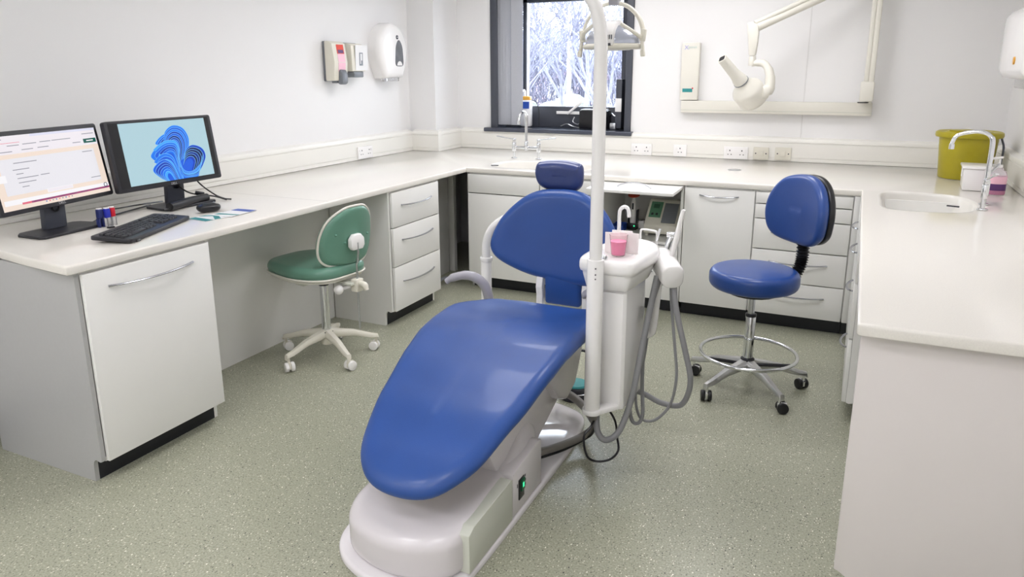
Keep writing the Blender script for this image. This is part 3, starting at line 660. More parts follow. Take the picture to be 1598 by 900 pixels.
b = B(); b.tube([(-.89, 2.80, .16), (-.905, 2.74, .10), (-.925, 2.70, .06), (-.89, 2.64, .012), (-.84, 2.62, .008), (-.795, 2.66, .008), (-.785, 2.74, .01), (-.815, 2.82, .03), (-.85, 2.90, .06), (-.89, 2.90, .12), (-.90, 2.86, .17)], .005, 8, sm=8); link('black_cable', b, M_black, un, world=True)

# ================================================================== cup and tissue pack
cxp, cyp, zc = -.847, 2.853, .8305
t = thing('disposable_cup', 'clear plastic cup of bright pink mouthwash on the spittoon tray', 'cup', (cxp, cyp, zc))
b = B(); b.lathe([(.0, .001), (.027, .001), (.029, .004), (.0375, .088), (.0387, .089), (.0375, .090), (.0365, .088), (.028, .006), (.0, .005)], (cxp, cyp, zc)); link('cup_wall', b, M_cup, t, world=True)
b = B(); b.lathe([(.0, .0062), (.0273, .0062), (.0330, .062), (.0, .062)], (cxp, cyp, zc)); link('liquid', b, M_pink, t, world=True)
b = B()
for k, (dx, dy, h, rz) in enumerate(((-.02, .078, .10, .10), (.012, .068, .095, -.08), (-.045, .066, .092, .25))):
    b.box((cxp+.012+dx, cyp+.0+dy, zc+h/2-.01), (.088, .004, h), rot=(-.06, 0, rz), bev=.0015)
b.bx(cxp-.03, cxp+.065, cyp+.045, cyp+.085, zc-.012, zc-.004, bev=.001)
napkins = solo('tissue_pack', b, M_tissue, 'folded white paper napkins standing behind the pink cup', 'napkins')
# the unit, its light and what stands on it sit a little nearer than first laid out: move and size each about its own base
for o_ in (op, un, t, napkins):
    l = o_.location; o_.location = (l.x*.93, l.y*.93, l.z*.93+.1106); o_.scale = (.93, .93, .93)
# foot control
t = thing('foot_control', 'round black foot control with teal top behind the chair base', 'foot pedal', (-1.14, 3.19, 0))
b = B(); b.lathe([(.0, 0), (.085, 0), (.09, .005), (.082, .05), (.07, .062), (.0, .064)], (-1.14, 3.19, 0)); b.tube([(-1.20, 3.23, .02), (-1.24, 3.24, .16), (-1.15, 3.25, .22), (-1.04, 3.24, .20), (-.98, 3.23, .16), (-1.06, 3.20, .03)], .007, 8, sm=4); link('pedal_body', b, M_blacks, t, world=True)
b = B(); b.lathe([(.0, .064), (.062, .064), (.055, .072), (.0, .076)], (-1.14, 3.19, 0)); link('pedal_top', b, M_teal, t, world=True)
b = B(); b.tube([(-1.14+.084*math.cos(q), 3.19+.084*math.sin(q), .04) for q in [2*PI*i/32 for i in range(32)]], .003, 8, closed=True); link('pedal_trim', b, M_steel, t, world=True)

# ================================================================== stools
def caster(parent, x, y, rz, r, mw, mf):
    b = B(); d = Vector((math.cos(rz), math.sin(rz), 0)); n = Vector((-d.y, d.x, 0)); c = Vector((x, y, r))+d*.012
    f = B(); f.cyl((x, y, r*1.3), (x, y, .085), .008); f.box(c+Vector((0, 0, r*.25)), (r*1.7, r*.55, r*1.3), rot=(0, 0, rz), bev=r*.2)
    o = link('caster', f, mf, parent)
    for s in (-1, 1): b.cyl(c+n*s*r*.25, c+n*s*r*.95, r, bev=r*.16, seg=20)
    link('wheel', b, mw, o)
def star(parent, R, z0, z1, m, mw, mf, a0, hub, wr, th=.02):
    for k in range(5):
        a = a0+k*2*PI/5; d = Vector((math.cos(a), math.sin(a), 0)); n = Vector((-d.y, d.x, 0))
        b = B(); rings = []
        for q, (rad, z, w, h) in enumerate(((hub*.5, z0, .026, .032), (hub, z0, .025, .03), (R*.55, (z0*.55+z1*.45)+.008, .020, .022), (R*.9, z1+.006, .016, .017), (R+.012, z1, .013, .013), (R+.016, z1-.012, .011, .010))):
            c = d*rad+Vector((0, 0, z)); rings.append([c+n*x*w+Vector((0, 0, y*h)) for x, y in ((-1, -.5), (-1, .3), (-.6, .8), (.6, .8), (1, .3), (1, -.5), (.6, -.8), (-.6, -.8))])
        b.loft(rings); link('leg', b, m, parent, sharp=50)
        b = B(); caster(parent, R*math.cos(a), R*math.sin(a), a+1.2+k*.7, wr, mw, mf)
# blue stool
st = thing('operator_stool', 'blue round-seat stool with tall backrest and chrome foot ring', 'stool', (-.39, 3.64, 0), 0)
star(st, .285, .135, .085, M_alu, M_black, M_chrome, math.radians(-50), .03, .027)
b = B(); b.cyl((0, 0, .10), (0, 0, .165), .034, bev=.004); link('hub', b, M_blacks, st)
b = B(); b.cyl((0, 0, .16), (0, 0, .39), .025, bev=.002, seg=24); link('column', b, M_chrome, st)
b = B(); b.cyl((0, 0, .385), (0, 0, .40), .027, seg=24, bev=.003); link('column_collar', b, M_black, st)
b = B(); b.cyl((0, 0, .395), (0, 0, .52), .0155, seg=20); link('piston', b, M_steel, st)
b = B(); b.tube([(.232*math.cos(q),   .232*math.sin(q), .192) for q in [2*PI*i/56 for i in range(56)]], .0095, 12, closed=True); link('foot_ring', b, M_chrome, st)
b = B()
for a in (100, 220, 340):
    q = math.radians(a); b.tube([(.02*math.cos(q), .02*math.sin(q), .135), (.23*math.cos(q), .23*math.sin(q), .188)], .009, 8)
link('ring_bracket', b, M_blacks, st)
b = B(); co_ = [(.213*math.cos(q), .213*math.sin(q)) for q in [2*PI*i/48 for i in range(48)]]
b.cushion(co_, .095, .035, ((0, 0), (0, 0)), warp=lambda p: (p[0], p[1], p[2]+.535), crown=.010, fill=5); link('seat', b, M_bluest, st, sharp=70)
b = B(); b.cyl((0, 0, .508), (0, 0, .53), .12); b.box((.10, .10, .513), (.22, .04, .012), rot=(0, 0, PI/4)); link('seat_plate', b, M_black, st)
ang = math.radians(33)
bd = Vector((math.sin(math.radians(47)), math.cos(math.radians(47)), 0))
bside = Vector((bd.y, -bd.x, 0))
def bp(r, z, s=0): return bd*r+bside*s+Vector((0, 0, z))
b = B(); pts = spline([bp(.18, .545), bp(.235, .575), bp(.266, .625), bp(.274, .68), bp(.272, .77)], 5)
fin = []; rad = []
for i in range(len(pts)-1):
    for k in range(2): fin.append(pts[i].lerp(pts[i+1], k/2)); rad.append(.033 if k == 0 else .024)
fin.append(pts[-1]); rad.append(.028)
b.tube(fin, rad, 14); link('bellows_bar', b, M_black, st, sharp=20)
oo = spline([(-.08, -.165), (.09, -.165), (.175, -.13), (.207, -.04), (.193, .06), (.135, .142), (.04, .172), (-.06, .168), (-.15, .12), (-.207, .03), (-.205, -.06), (-.175, -.12)], 6, True)
tilt = .10
def bwarp(off, back):
    def f(p):
        u = p[0]/.2; h = p[1]
        r = .285-back*p[2]-.045*u*u+.05*h-.0
        return bp(r, .905+h, -p[0])
    return f
b = B(); b.cushion(oo, .065, .032, ((-.03, 0), (.03, 0)), warp=bwarp(0, 1), crown=.012, fill=6); link('backrest', b, M_bluest, st, sharp=70)
b = B(); b.cushion([(p[0]*1.0, p[1]*1.0) for p in inset(oo, .004)], .038, .014, ((-.03, 0), (.03, 0)), warp=lambda p: bwarp(0, 1)((p[0], p[1], p[2]-.032)), fill=3); link('back_shell', b, M_black, st, sharp=70)

# green chair
gc = thing('desk_chair', 'green vinyl desk chair with cream piping and star base at the knee space', 'chair', (-2.61, 3.10, 0), 0)
star(gc, .275, .135, .085, M_cream, M_white, M_cream, math.radians(-100), .03, .027)
b = B(); b.cyl((0, 0, .075), (0, 0, .155), .036, bev=.004); link('hub', b, M_cream, gc)
b = B(); b.cyl((0, 0, .15), (0, 0, .44), .0245, seg=22); link('column', b, M_chrome, gc)
b = B(); b.cyl((0, 0, .145), (0, 0, .152), .04, seg=22, bev=.002); b.cyl((0, 0, .42), (0, 0, .455), .028); link('column_collar', b, M_blacks, gc)
gf = Vector((-math.cos(math.radians(8)), math.sin(math.radians(8)), 0)); gs = Vector((-gf.y, gf.x, 0))
def gp(f, s, z): return gf*f+gs*s+Vector((0, 0, z))
so = spline([(-.19, -.12), (-.20, 0), (-.19, .12), (-.12, .185), (.02, .215), (.17, .195), (.26, .165), (.315, .10), (.325, 0), (.315, -.10), (.26, -.165), (.17, -.195), (.02, -.215), (-.12, -.185)], 6, True)
sw = lambda dz: (lambda p: gp(p[0], p[1], .490+dz+p[2]-.07*max(0, (p[0]-.2))*1.0+.03*max(0, -p[0]-.05)))
b = B(); b.cushion(so, .075, .036, ((-.03, 0), (.15, 0)), warp=sw(0), crown=.006, fill=6); link('seat', b, M_green, gc, sharp=70)
b = B(); b.tube([sw(-.002)((p[0], p[1], 0.012)) for p in so], .006, 8, closed=True); b.cushion(inset(so, .01), .016, .006, ((-.03, 0), (.2, 0)), warp=sw(-.012)); link('seat_piping', b, M_ivory, gc, sharp=70)
b = B(); b.box(gp(  .05, 0, .462), (.22, .12, .035), rot=(0, 0, math.radians(-8)), bev=.006); b.box(gp(.13, .03, .438), (.07, .06, .06), rot=(0, 0, math.radians(-8)), bev=.006)
b.box(gp(-.14, 0, .462), (.20, .05, .014), rot=(0, 0, math.radians(-8)), bev=.003); link('seat_mechanism', b, M_panelgrey, gc)
b = B(); b.box(gp(-.232, -.03, .450), (.045, .055, .07), rot=(0, 0, math.radians(-8)), bev=.006); b.tube([gp(-.25, -.03, .462), gp(-.285, -.03, .458), gp(-.30, -.03, .43)], [.016, .018, .014], 10, sm=3); link('back_clamp', b, M_cream, gc)
b = B(); b.sphere(gp(-.17, .05, .432), .028, sc=(1, 1, .95)); b.cyl(gp(-.17, .03, .432), gp(-.20, -.03, .44), .01); link('adjuster_knob', b, M_white, gc)
b = B(); b.tube([gp(-.235, -.03, .20), gp(-.235, -.03, .56), gp(-.24, -.03, .60)], .0055, 8); b.tube([gp(-.24, -.03, .575), gp(-.25, -.03, .63), gp(-.25, -.03, .69)], .011, 10, flat=.6); link('back_stem', b, M_steel, gc)
bo2 = spline([(-.10, -.155), (.06, -.155), (.16, -.135), (.205, -.08), (.205, .02), (.165, .11), (.08, .165), (0, .175), (-.09, .165), (-.17, .11), (-.205, .02), (-.205, -.06), (-.17, -.13)], 6, True)
def gw(dz, o=0):
    def f(p):
        u = p[0]/.2; return gp(-.225+p[2]+dz+.05*u*u+o-.16*p[1], p[0]*.9-.035, .712+p[1]*.98)
    return f
b = B(); b.cushion(bo2, .055, .027, ((-.05, 0), (.05, 0)), warp=gw(0), crown=.01, fill=6); link('backrest', b, M_green, gc, sharp=70)
b = B(); b.tube([gw(.006)((p[0]*1.01, p[1]*1.01, .012)) for p in bo2], .007, 8, closed=True); link('back_piping', b, M_ivory, gc, sharp=70)
b = B()
for sx, sz in ((-.13, 0), (.07, -.02), (-.09, -.06), (.13, .03)): b.sphere(gw(-.001)((sx, sz, 0)), .007)
link('button', b, M_green, gc)
b = B(); rings = []
b.prism([(-.05, -.03), (-.035, -.05), (.035, -.05), (.05, -.03), (.048, .01), (.025, .035), (-.025, .035), (-.048, .01)], 'yz', -.018, .012, bev=.006)
link('back_bracket', b, M_white, gc, M=frame_M(gp(-.245, -.03, .70), -gf, gs, (0, 0, 1)))

# ================================================================== monitors
def monitor(label, pos, yaw, tilt, Wm, Hm, bez, stand_yaw, base_c, screen_fn, side_frame=0):
    n = Vector((math.cos(yaw)*math.cos(tilt), math.sin(yaw)*math.cos(tilt), math.sin(tilt)))
    r = Vector((-math.sin(yaw), math.cos(yaw), 0)); u = n.cross(r)
    F = frame_M(pos, r, u)                      # local x right, y up, z out of the screen
    t = thing('computer_monitor', label, 'monitor', (base_c[0], base_c[1], WT+.001), 0)
    b = B(); b.plate(rrect(-Wm/2, Wm/2, -Hm/2, Hm/2, .012, 4), -.03, 0, .003, M=F)
    b.plate(rrect(-Wm*.38, Wm*.38, -Hm*.36, Hm*.36, .04, 4), -.058, -.03, .004, M=F); link('screen_frame', b, M_blacks, t, world=True)
    sc = screen_fn(t, F)
    c, s_ = math.cos(stand_yaw), math.sin(stand_yaw)
    R = Matrix.Translation((base_c[0], base_c[1], WT+.001)) @ Matrix.Rotation(stand_yaw, 4, 'Z')
    # stand: local x = forward (out of screen), local y = right
    b = B(); b.plate([(-.085, -.13), (-.06, -.155), (.075, -.165), (.095, -.15), (.095, .15), (.075, .165), (-.06, .155), (-.085, .13)], 0, .012, .004, rb=.002, M=R); link('stand_base', b, M_blacks, t, world=True)
    b = B(); b.prism([(-.052, .012), (-.02, .012), (-.012, .26), (-.035, .27)], 'xz', -.052, .052, bev=.004); b.bm.transform(R)
    p = F @ Vector((0, 0, -.06)); q = R @ Vector((-.025, 0, .24)); b.cyl(p, q, .035, seg=18)
    nk = link('stand_neck', b, M_anth, t, world=True)
    b = B(); b.tube([R @ Vector((-.010+.0, -.0+.016*math.cos(a), .105+.016*math.sin(a))) for a in [2*PI*i/20 for i in range(20)]], .004, 6, closed=True); link('cable_hole_ring', b, M_black, nk, world=True)
    text('logo', 'DELL', .017, mat('pale_badge', s2l(190, 190, 195), .3, 0.5, noise=.02), t, F @ Matrix.Translation((0, -Hm/2+bez*.5, .0012)))
    return t, F
def flat(b, F, poly, z, mi=0):
    t = bmesh.new(); t.faces.new([t.verts.new((p[0], p[1], z)) for p in poly]); b.merge(t, mi, F)
def rc(x, y, w_, h_): return [(x, y), (x+w_, y), (x+w_, y-h_), (x, y-h_)]
E_ = {}
def em(r, g, b_, s=1.0):
    k = (r, g, b_, s)
    if k not in E_: E_[k] = emitter('lit_pixels_%d' % len(E_), s2l(r, g, b_), s)
    return E_[k]
def screen_docs(t, F):
    w, h = .607/2-.017, .337/2-.019; mats = [em(238, 232, 238), em(222, 222, 240), em(240, 222, 208), em(232, 230, 236), em(20, 92, 82), em(160, 60, 110), em(245, 243, 246), em(150, 150, 160), em(225, 110, 130), em(90, 110, 190), em(110, 60, 110)]
    b = B(); flat(b, F, rc(-w, h, 2*w, 2*h), .0008, 0); X = lambda u: -w+2*w*u; Y = lambda v: h-2*h*v; W_ = 2*w; H_ = 2*h
    def q(u, v, du, dv, m, z=.0012): flat(b, F, rc(X(u), Y(v), W_*du, H_*dv), z, m)
    q(.38, 0, .62, .035, 1); q(0, .25, 1, .75, 2, .0010); q(.06, .31, .88, .49, 3); q(.02, .86, .98, .07, 6); q(.86, .155, .13, .065, 4, .0014); q(.89, .178, .07, .016, 6, .0016)
    q(.16, .915, .84, .028, 8, .0014); q(.24, .915, .76, .028, 5, .0015)
    for k in range(9): q(.36+k*.03, .952, .012, .016, (9, 8, 7)[k % 3], .0014)
    for k in range(7): q(.26+k*.11, .923, .07, .008, 10, .0017)
    q(.40, .79, .24, .055, 6, .0014); q(.405, .795, .23, .045, 0, .0015)
    for u, v, du in ((.02, .04, .12), (.17, .13, .1), (.30, .125, .12), (.45, .12, .10), (.56, .118, .18), (.28, .20, .10), (.42, .195, .10), (.02, .21, .18), (.75, .19, .08), (.18, .37, .20), (.16, .46, .14), (.18, .52, .06), (.18, .58, .18), (.38, .575, .08), (.18, .64, .15), (.20, .70, .06), (.82, .34, .10), (.84, .74, .10), (.86, .075, .12)): q(u, v, du, .011, 7, .0014)
    q(0, .095, .28, .006, 8, .0014); q(.02, .52, .07, .10, 6, .0014)
    o = link('screen', b, mats, t, world=True, smooth=False)
    b = B(); b.tube([F @ Vector((X(.965)+.009*math.cos(a), Y(.89)+.009*math.sin(a), .0018)) for a in [2*PI*i/18 for i in range(18)]], .0015, 5, closed=True); link('chat_ring', b, em(30, 50, 80), o, world=True)
    return o
def screen_swirl(t, F):
    # 16:10-ish lit area with black side bars
    x0, x1, y0, y1 = -.245, .268, -.145, .155; mats = [em(176, 208, 218), em(200, 222, 226), em(10, 60, 190), em(10, 92, 226), em(20, 120, 240), em(60, 165, 250), em(8, 36, 140), em(6, 20, 90), em(120, 200, 255)]
    b = B(); bl = B(); bl.plate(rrect(-.297, .297, -.152, .160, .002, 2), -.001, .0004, 0, M=F); link('screen_panel', bl, M_black, t, world=True)
    flat(b, F, rc(x0, y1, x1-x0, y1-y0), .0009, 0)
    c = ((x0+x1)/2, (y0+y1)/2+.02)
    for k in range(0): flat(b, F, [(c[0]+(.16-.03*k)*math.cos(a), c[1]+(.12-.02*k)*math.sin(a)) for a in [2*PI*i/32 for i in range(32)]], .0010+.00005*k, 0 if k == 0 else 1)
    UV = lambda l: spline([(x0+(x1-x0)*u, y1-(y1-y0)*v, 0) for u, v in l], 6)
    lay = [0]
    def fan(outer, inner, n, cols, edge=8, ew=.0011):
        A, Z = UV(outer), UV(inner); lay[0] += 1; zb = .0011+.00012*lay[0]
        for k in range(n):
            f0, f1 = k/n, (k+1)/n
            c0 = [p.lerp(q, f0) for p, q in zip(A, Z)]; c1 = [p.lerp(q, f1) for p, q in zip(A, Z)]
            for i in range(len(c0)-1): flat(b, F, [tuple(v[:2]) for v in (c0[i], c0[i+1], c1[i+1], c1[i])], zb, cols[k % len(cols)])
            for i in range(len(c0)-1):
                d = (c0[i+1]-c0[i]); d = d.normalized() if d.length > 1e-9 else Vector((1, 0, 0)); nn = Vector((-d.y, d.x, 0))*ew*(.4+.6*math.sin(PI*i/len(c0)))
                flat(b, F, [tuple(v[:2]) for v in (c0[i]+nn, c0[i+1]+nn, c0[i+1]-nn, c0[i]-nn)], zb+.00005, edge)
    flat(b, F, [tuple(p[:2]) for p in UV([(.40, 1.0), (.33, .92), (.29, .80), (.33, .68), (.30, .60), (.32, .48), (.42, .36), (.52, .24), (.62, .14), (.71, .2), (.74, .36), (.70, .50), (.78, .50), (.88, .56), (.90, .70), (.84, .86), (.78, 1.0)])], .0011, 3)
    # folded ribbons, back to front
    fan([(.40, .40), (.36, .36), (.42, .27), (.50, .22), (.55, .30)], [(.52, .42), (.50, .42), (.50, .40), (.52, .38), (.55, .38)], 6, [4, 3, 2, 4, 5, 3])
    fan([(.30, .62), (.28, .56), (.32, .48), (.38, .44), (.48, .46)], [(.48, .60), (.46, .58), (.46, .56), (.47, .54), (.50, .52)], 4, [4, 3, 5, 2])
    fan([(.46, .34), (.50, .18), (.60, .09), (.71, .14), (.76, .30), (.74, .48), (.66, .66)], [(.50, .44), (.54, .38), (.58, .36), (.61, .40), (.61, .50), (.59, .60), (.57, .72)], 8, [4, 3, 4, 2, 3, 6, 2, 3])
    fan([(.66, .66), (.70, .52), (.79, .45), (.90, .52), (.93, .66), (.88, .80), (.80, .94)], [(.62, .80), (.66, .72), (.70, .68), (.74, .68), (.76, .74), (.74, .82), (.70, .94)], 6, [2, 7, 7, 6, 7, 2])
    fan([(.32, .46), (.40, .38), (.50, .33), (.60, .36), (.62, .50), (.60, .66), (.60, 1.0)], [(.44, .60), (.48, .55), (.51, .54), (.54, .57), (.55, .66), (.56, .76), (.57, 1.0)], 6, [5, 4, 3, 2, 3, 4])
    fan([(.60, .66), (.62, .84), (.70, .90), (.80, .84), (.88, .72), (.90, .62)], [(.58, .90), (.62, .99), (.70, 1.0), (.78, 1.0), (.80, .96), (.82, .90)], 6, [4, 3, 5, 2, 3, 4])
    fan([(.30, .66), (.36, .58), (.44, .54), (.52, .60), (.55, .76), (.59, 1.0)], [(.40, .78), (.43, .74), (.46, .74), (.49, .80), (.52, .90), (.53, 1.0)], 4, [4, 3, 5, 4])
    fan([(.40, 1.0), (.33, .92), (.27, .80), (.32, .70), (.42, .64), (.50, .74), (.55, 1.0)], [(.44, 1.0), (.43, .98), (.42, .93), (.43, .88), (.45, .88), (.47, .92), (.49, 1.0)], 6, [3, 2, 2, 3, 4, 5])
    return link('screen', b, mats, t, world=True, smooth=False)
m1, F1 = monitor('black computer monitor at the left edge showing a web page', (-3.137, 2.008, 1.182), .212, .16, .607, .337, .024, .10, (-3.13, 2.0), screen_docs)
m2, F2 = monitor('black computer monitor showing a blue swirl wallpaper, near the keyboard', (-3.15, 2.618, 1.186), -.005, .145, .628, .34, .018, -.02, (-3.175, 2.68), screen_swirl)
# dark soundbar / box behind the second stand
b = B(); b.tube([(-3.06, 2.52, WT+.025), (-3.09, 2.66, WT+.03), (-3.11, 2.80, WT+.028)], .021, 12, sm=4); solo('stand_cable_bundle', b, M_black, 'black bundled lead lying across the base of the swirl wallpaper monitor', 'cable')
# cables
def cable(pts, label, r=.004, m=M_black):
    b = B(); b.tube(pts, r, 8, sm=8); solo('cable', b, m, label, 'cable', 'black leads behind the monitors')
cable([(-3.10, 2.18, .906), (-3.20, 2.25, .935), (-3.24, 2.40, .93), (-3.28, 2.55, .92), (-3.33, 2.70, .905)], 'upper black lead passing behind the rubber stamps')
cable([(-3.06, 2.10, .906), (-3.18, 2.2, .905), (-3.24, 2.38, .905), (-3.30, 2.60, .905)], 'lower black lead lying on the desk behind the rubber stamps')
cable([(-3.19, 2.78, 1.08), (-3.18, 2.82, 1.0), (-3.14, 2.88, .93), (-3.09, 2.90, .907), (-3.04, 2.90, .906)], 'black lead dropping from the right end of the swirl wallpaper monitor')
cable([(-3.19, 2.66, 1.03), (-3.17, 2.72, .97), (-3.15, 2.77, .945), (-3.09, 2.83, .93), (-3.05, 2.88, .906)], 'black lead with thick ferrite block beside the monitor neck')
b = B(); b.cyl((-3.152, 2.765, .957), (-3.125, 2.80, .945), .009, bev=.002); solo('ferrite_block', b, M_blacks, 'small black ferrite block on the lead beside the monitor neck', 'cable')
# keyboard
kb = thing('keyboard', 'black full size computer keyboard at the front of the desk', 'keyboard', (-2.80, 2.15, WT+.001))
A = Vector((-2.829, 1.918)); Bq = Vector((-2.577, 1.893)); Cq = Vector((-2.782, 2.401)); Dq = Vector((-3.025, 2.397))
kc = (A+Bq+Cq+Dq)/4; kyd = (Cq-Bq).normalized(); kxd = Vector((kyd.y, -kyd.x)); KL = .50; KW = .175
# local x along the long side (to the viewer's right = +Y-ish), local y towards the wall
KM = frame_M((kc.x+.01, kc.y, WT+.001), (kyd.x, kyd.y, 0), (-kxd.x, -kxd.y, 0))
Kt = KM @ Matrix.Translation((0, 0, .004)) @ Matrix.Rotation(math.radians(4), 4, 'X')
b = B(); b.plate(rrect(-KL/2, KL/2, -KW/2, KW/2, .012, 3), .004, .022, .005, M=Kt); link('keyboard_case', b, M_blacks, kb, world=True)
def keyrow(v, u0, ws):
    u = u0
    for w_ in ws:
        if w_ > 0:
            b = B(); b.box((u+w_/2, v, .0255), (w_-.003, .019, .009), bev=.0015, seg=1, taper=(.86, .86)); link('key', b, M_key, kb, world=True, M=Kt)
        u += abs(w_)
k_ = .0212
for i, row in enumerate(([k_*1.3]+[k_]*11+[k_*1.7], [k_*1.6]+[k_]*10+[k_*1.4], [k_]*12+[k_*1], [k_*1.4]+[k_]*10+[k_*1.5], [k_*1.3, k_*1.2, k_*5.5, k_*1.2, k_*1.2, k_*1.3])):
    order = [1, 2, 0, 3, 4][i]; v = (.062, .038, .015, -.008, -.031)[order]-.012
    keyrow(v, -.235, row)
    keyrow(v, .058, [k_*.95]*3); 
    keyrow(v, .130, [k_*1.05]*4 if i % 2 else [k_*1.05]*3+[-k_*1.05])
b = B(); b.box((-.20, -.085, .004), (.03, .012, .010), bev=.002); link('keyboard_foot', b, M_black, kb, world=True, M=KM)
# mouse on leaflets
ms = thing('computer_mouse', 'black computer mouse resting on the teal leaflets', 'mouse', (-2.885, 2.60, WT+.004))
mo = spline([(-.03, -.045), (.03, -.045), (.036, -.01), (.032, .04), (.012, .062), (-.012, .062), (-.032, .04), (-.036, -.01)], 5, True)
mm_ = frame_M((-2.885, 2.595, WT+.005), (.45, .89, 0), (-.89, .45, 0))
b = B(); b.cushion(mo, .034, .017, ((0, -.02), (0, .03)), crown=.006, fill=4, M=mm_ @ Matrix.Rotation(-PI/2, 4, 'Z')); link('mouse_body', b, M_black, ms, world=True, sharp=70)
b = B(); b.cyl(mm_ @ Vector((.034, -.003, .038)), mm_ @ Vector((.034, .003, .038)), .006); link('scroll_wheel', b, M_steel, ms, world=True)
b = B(); b.bx(0, .13, 0, .19, 0, .0015, mi=0); b.bx(.0, .13, 0, .04, .0015, .0019, mi=1); b.prism([(.0, .06), (.05, .10), (.13, .05), (.13, .085), (.05, .13), (0, .09)], 'xy', .0015, .0019, mi=1)
b.bm.transform(frame_M((-2.83, 2.425, WT+.001), (.97, -.1, 0), (.1, .97, 0))); solo('leaflet', b, [M_paper, M_teal], 'white and teal leaflet under the front of the computer mouse', 'leaflet')
b = B(); b.bx(0, .12, 0, .18, 0, .0015, mi=0); b.bx(0, .12, .13, .18, .0015, .0019, mi=2); b.prism([(0, .02), (.12, .04), (.12, .06), (0, .05)], 'xy', .0015, .0019, mi=1)
b.bm.transform(frame_M((-2.79, 2.53, WT+.003), (.95, .05, 0), (-.05, .95, 0))); solo('leaflet', b, [M_paper, M_teal, M_dblue], 'white leaflet with a blue end strip, right of the mouse', 'leaflet')
# rubber stamps
for i, (x, y, m, lab) in enumerate(((-3.040, 2.128, M_navy, 'dark navy self inking stamp, leftmost of the three by the keyboard'), (-3.026, 2.154, M_blues, 'bright blue self inking stamp in the middle of the three'), (-3.030, 2.181, M_reds, 'red self inking stamp beside the keyboard'))):
    t = thing('rubber_stamp', lab, 'stamp', (x, y, WT+.001), 0)
    b = B(); b.box((x, y, WT+.062), (.024, .023, .042), bev=.004); link('stamp_grip', b, m, t, world=True)
    b = B(); b.box((x, y, WT+.085), (.018, .018, .006), bev=.002); link('stamp_cap', b, M_white, t, world=True)
    for s in (-1, 1):
        b = B(); b.box((x, y+s*.0095, WT+.021), (.024, .006, .040), bev=.001); link('leg', b, M_clear if i else M_navy, t, world=True)
b = B(); b.box((-2.985, 2.135, WT+.004), (.018, .03, .006), bev=.002); solo('bulldog_clip', b, M_black, 'tiny black clip lying in front of the rubber stamps', 'clip')
# pen on base of second monitor
b = B(); b.cyl((-3.05, 2.475, WT+.02), (-3.06, 2.53, WT+.02), .0045, mi=0); b.cyl((-3.06, 2.53, WT+.02), (-3.065, 2.56, WT+.02), .0055, mi=1); solo('pen', b, [M_black, M_white], 'black and silver pen lying on the stand of the swirl wallpaper monitor', 'pen')

# ================================================================== taps
def tap(label, c, rz, sp, h, reach, lever):
    """lever tap: local x across, -y towards the user"""
    t = thing('lever_tap', label, 'tap', (c[0], c[1], WT+.0015), rz)
    for s in (-1, 1):
        b = B(); b.cyl((s*sp, 0, 0), (s*sp, 0, .006), .024, bev=.002); b.cyl((s*sp, 0, .006), (s*sp, 0, .06), .011); b.cyl((s*sp, 0, .055), (s*sp, 0, .125), .016, bev=.003); b.cyl((s*sp, 0, .125), (s*sp, 0, .155), .0125, bev=.003); link('tap_pillar', b, M_chrome, t)
        b = B(); e = Vector(lever).normalized() if s > 0 else Vector((-lever[0], lever[1], lever[2])).normalized(); p0 = Vector((s*sp, 0, .148))
        b.tube([p0-e*.015, p0+e*.02, p0+e*.07, p0+e*.10, p0+e*.13, p0+e*.148], [.009, .007, .006, .009, .012, .008], 10, flat=.55); link('lever', b, M_chrome, t)
    b = B(); b.cyl((-sp, 0, .085), (sp, 0, .085), .011); b.cyl((0, 0, .065), (0, 0, .135), .0145, bev=.003); link('bridge', b, M_chrome, t)
    b = B(); b.tube([(0, 0, .12), (0, 0, .2), (0, 0, h-.05), (0, -.012, h-.02), (0, -.04, h-.002), (0, -reach*.5, h), (0, -reach+.02, h-.02), (0, -reach, h-.06), (0, -reach, h-.085)], [.012, .010, .0095], 14, sm=5); b.cyl((0, -reach, h-.09), (0, -reach, h-.065), .0125); link('spout', b, M_chrome, t)
tap('chrome lever tap with two long elbow levers in front of the window', (-2.335, 5.27), 0, .105, .365, .14, (1, -.1, .14))
# right hand tap (faces the left: user side is -X)
tap('chrome lever tap with tall swan neck spout at the right hand basin', (.60, 4.28), -PI/2-.15, .085, .37, .17, (.35, .1, .12))

# ================================================================== right hand counter items
t = thing('sharps_bin', 'large olive yellow lidded bin in the far right worktop corner', 'bin', (.63, 5.42, WT+.001))
b = B(); b.lathe([(.0, .0), (.128, .0), (.133, .006), (.150, .262), (.0, .262)], (.63, 5.42, WT+.001), seg=44, sx=1.08); link('bin_body', b, M_olive, t, world=True)
b = B(); b.lathe([(.150, .255), (.168, .257), (.172, .268), (.170, .285), (.160, .292), (.150, .286), (.12, .286), (.115, .292), (.0, .292)], (.63, 5.42, WT+.001), seg=44, sx=1.08); ld = link('bin_lid', b, M_olive, t, world=True)
b = B(); b.lathe([(.0, .292), (.085, .292), (.085, .300), (.0, .302)], (.60, 5.38, WT+.001), sy=.6); link('flap', b, M_olive, ld, world=True)
b = B(); b.tube([(.798, 5.38, WT+.255), (.812, 5.36, WT+.20), (.806, 5.35, WT+.10)], .006, 8, sm=4); link('handle', b, M_anth, t, world=True)
t = thing('plastic_tub', 'white rectangular lidded tub in front of the olive bin', 'box', (.655, 4.935, WT+.001), -.05)
b = B(); b.box((0, 0, .062), (.17, .20, .124), bev=.008, taper=(1.06, 1.04)); link('tub_body', b, M_white, t)
b = B(); b.box((0, 0, .130), (.195, .22, .014), bev=.005); ld = link('tub_lid', b, M_white, t)
b = B(); b.box((.045, -.02, .1375), (.05, .035, .002)); link('lid_label', b, mat('olive_grey_patch', s2l(150, 150, 130), .5, noise=.02), ld)
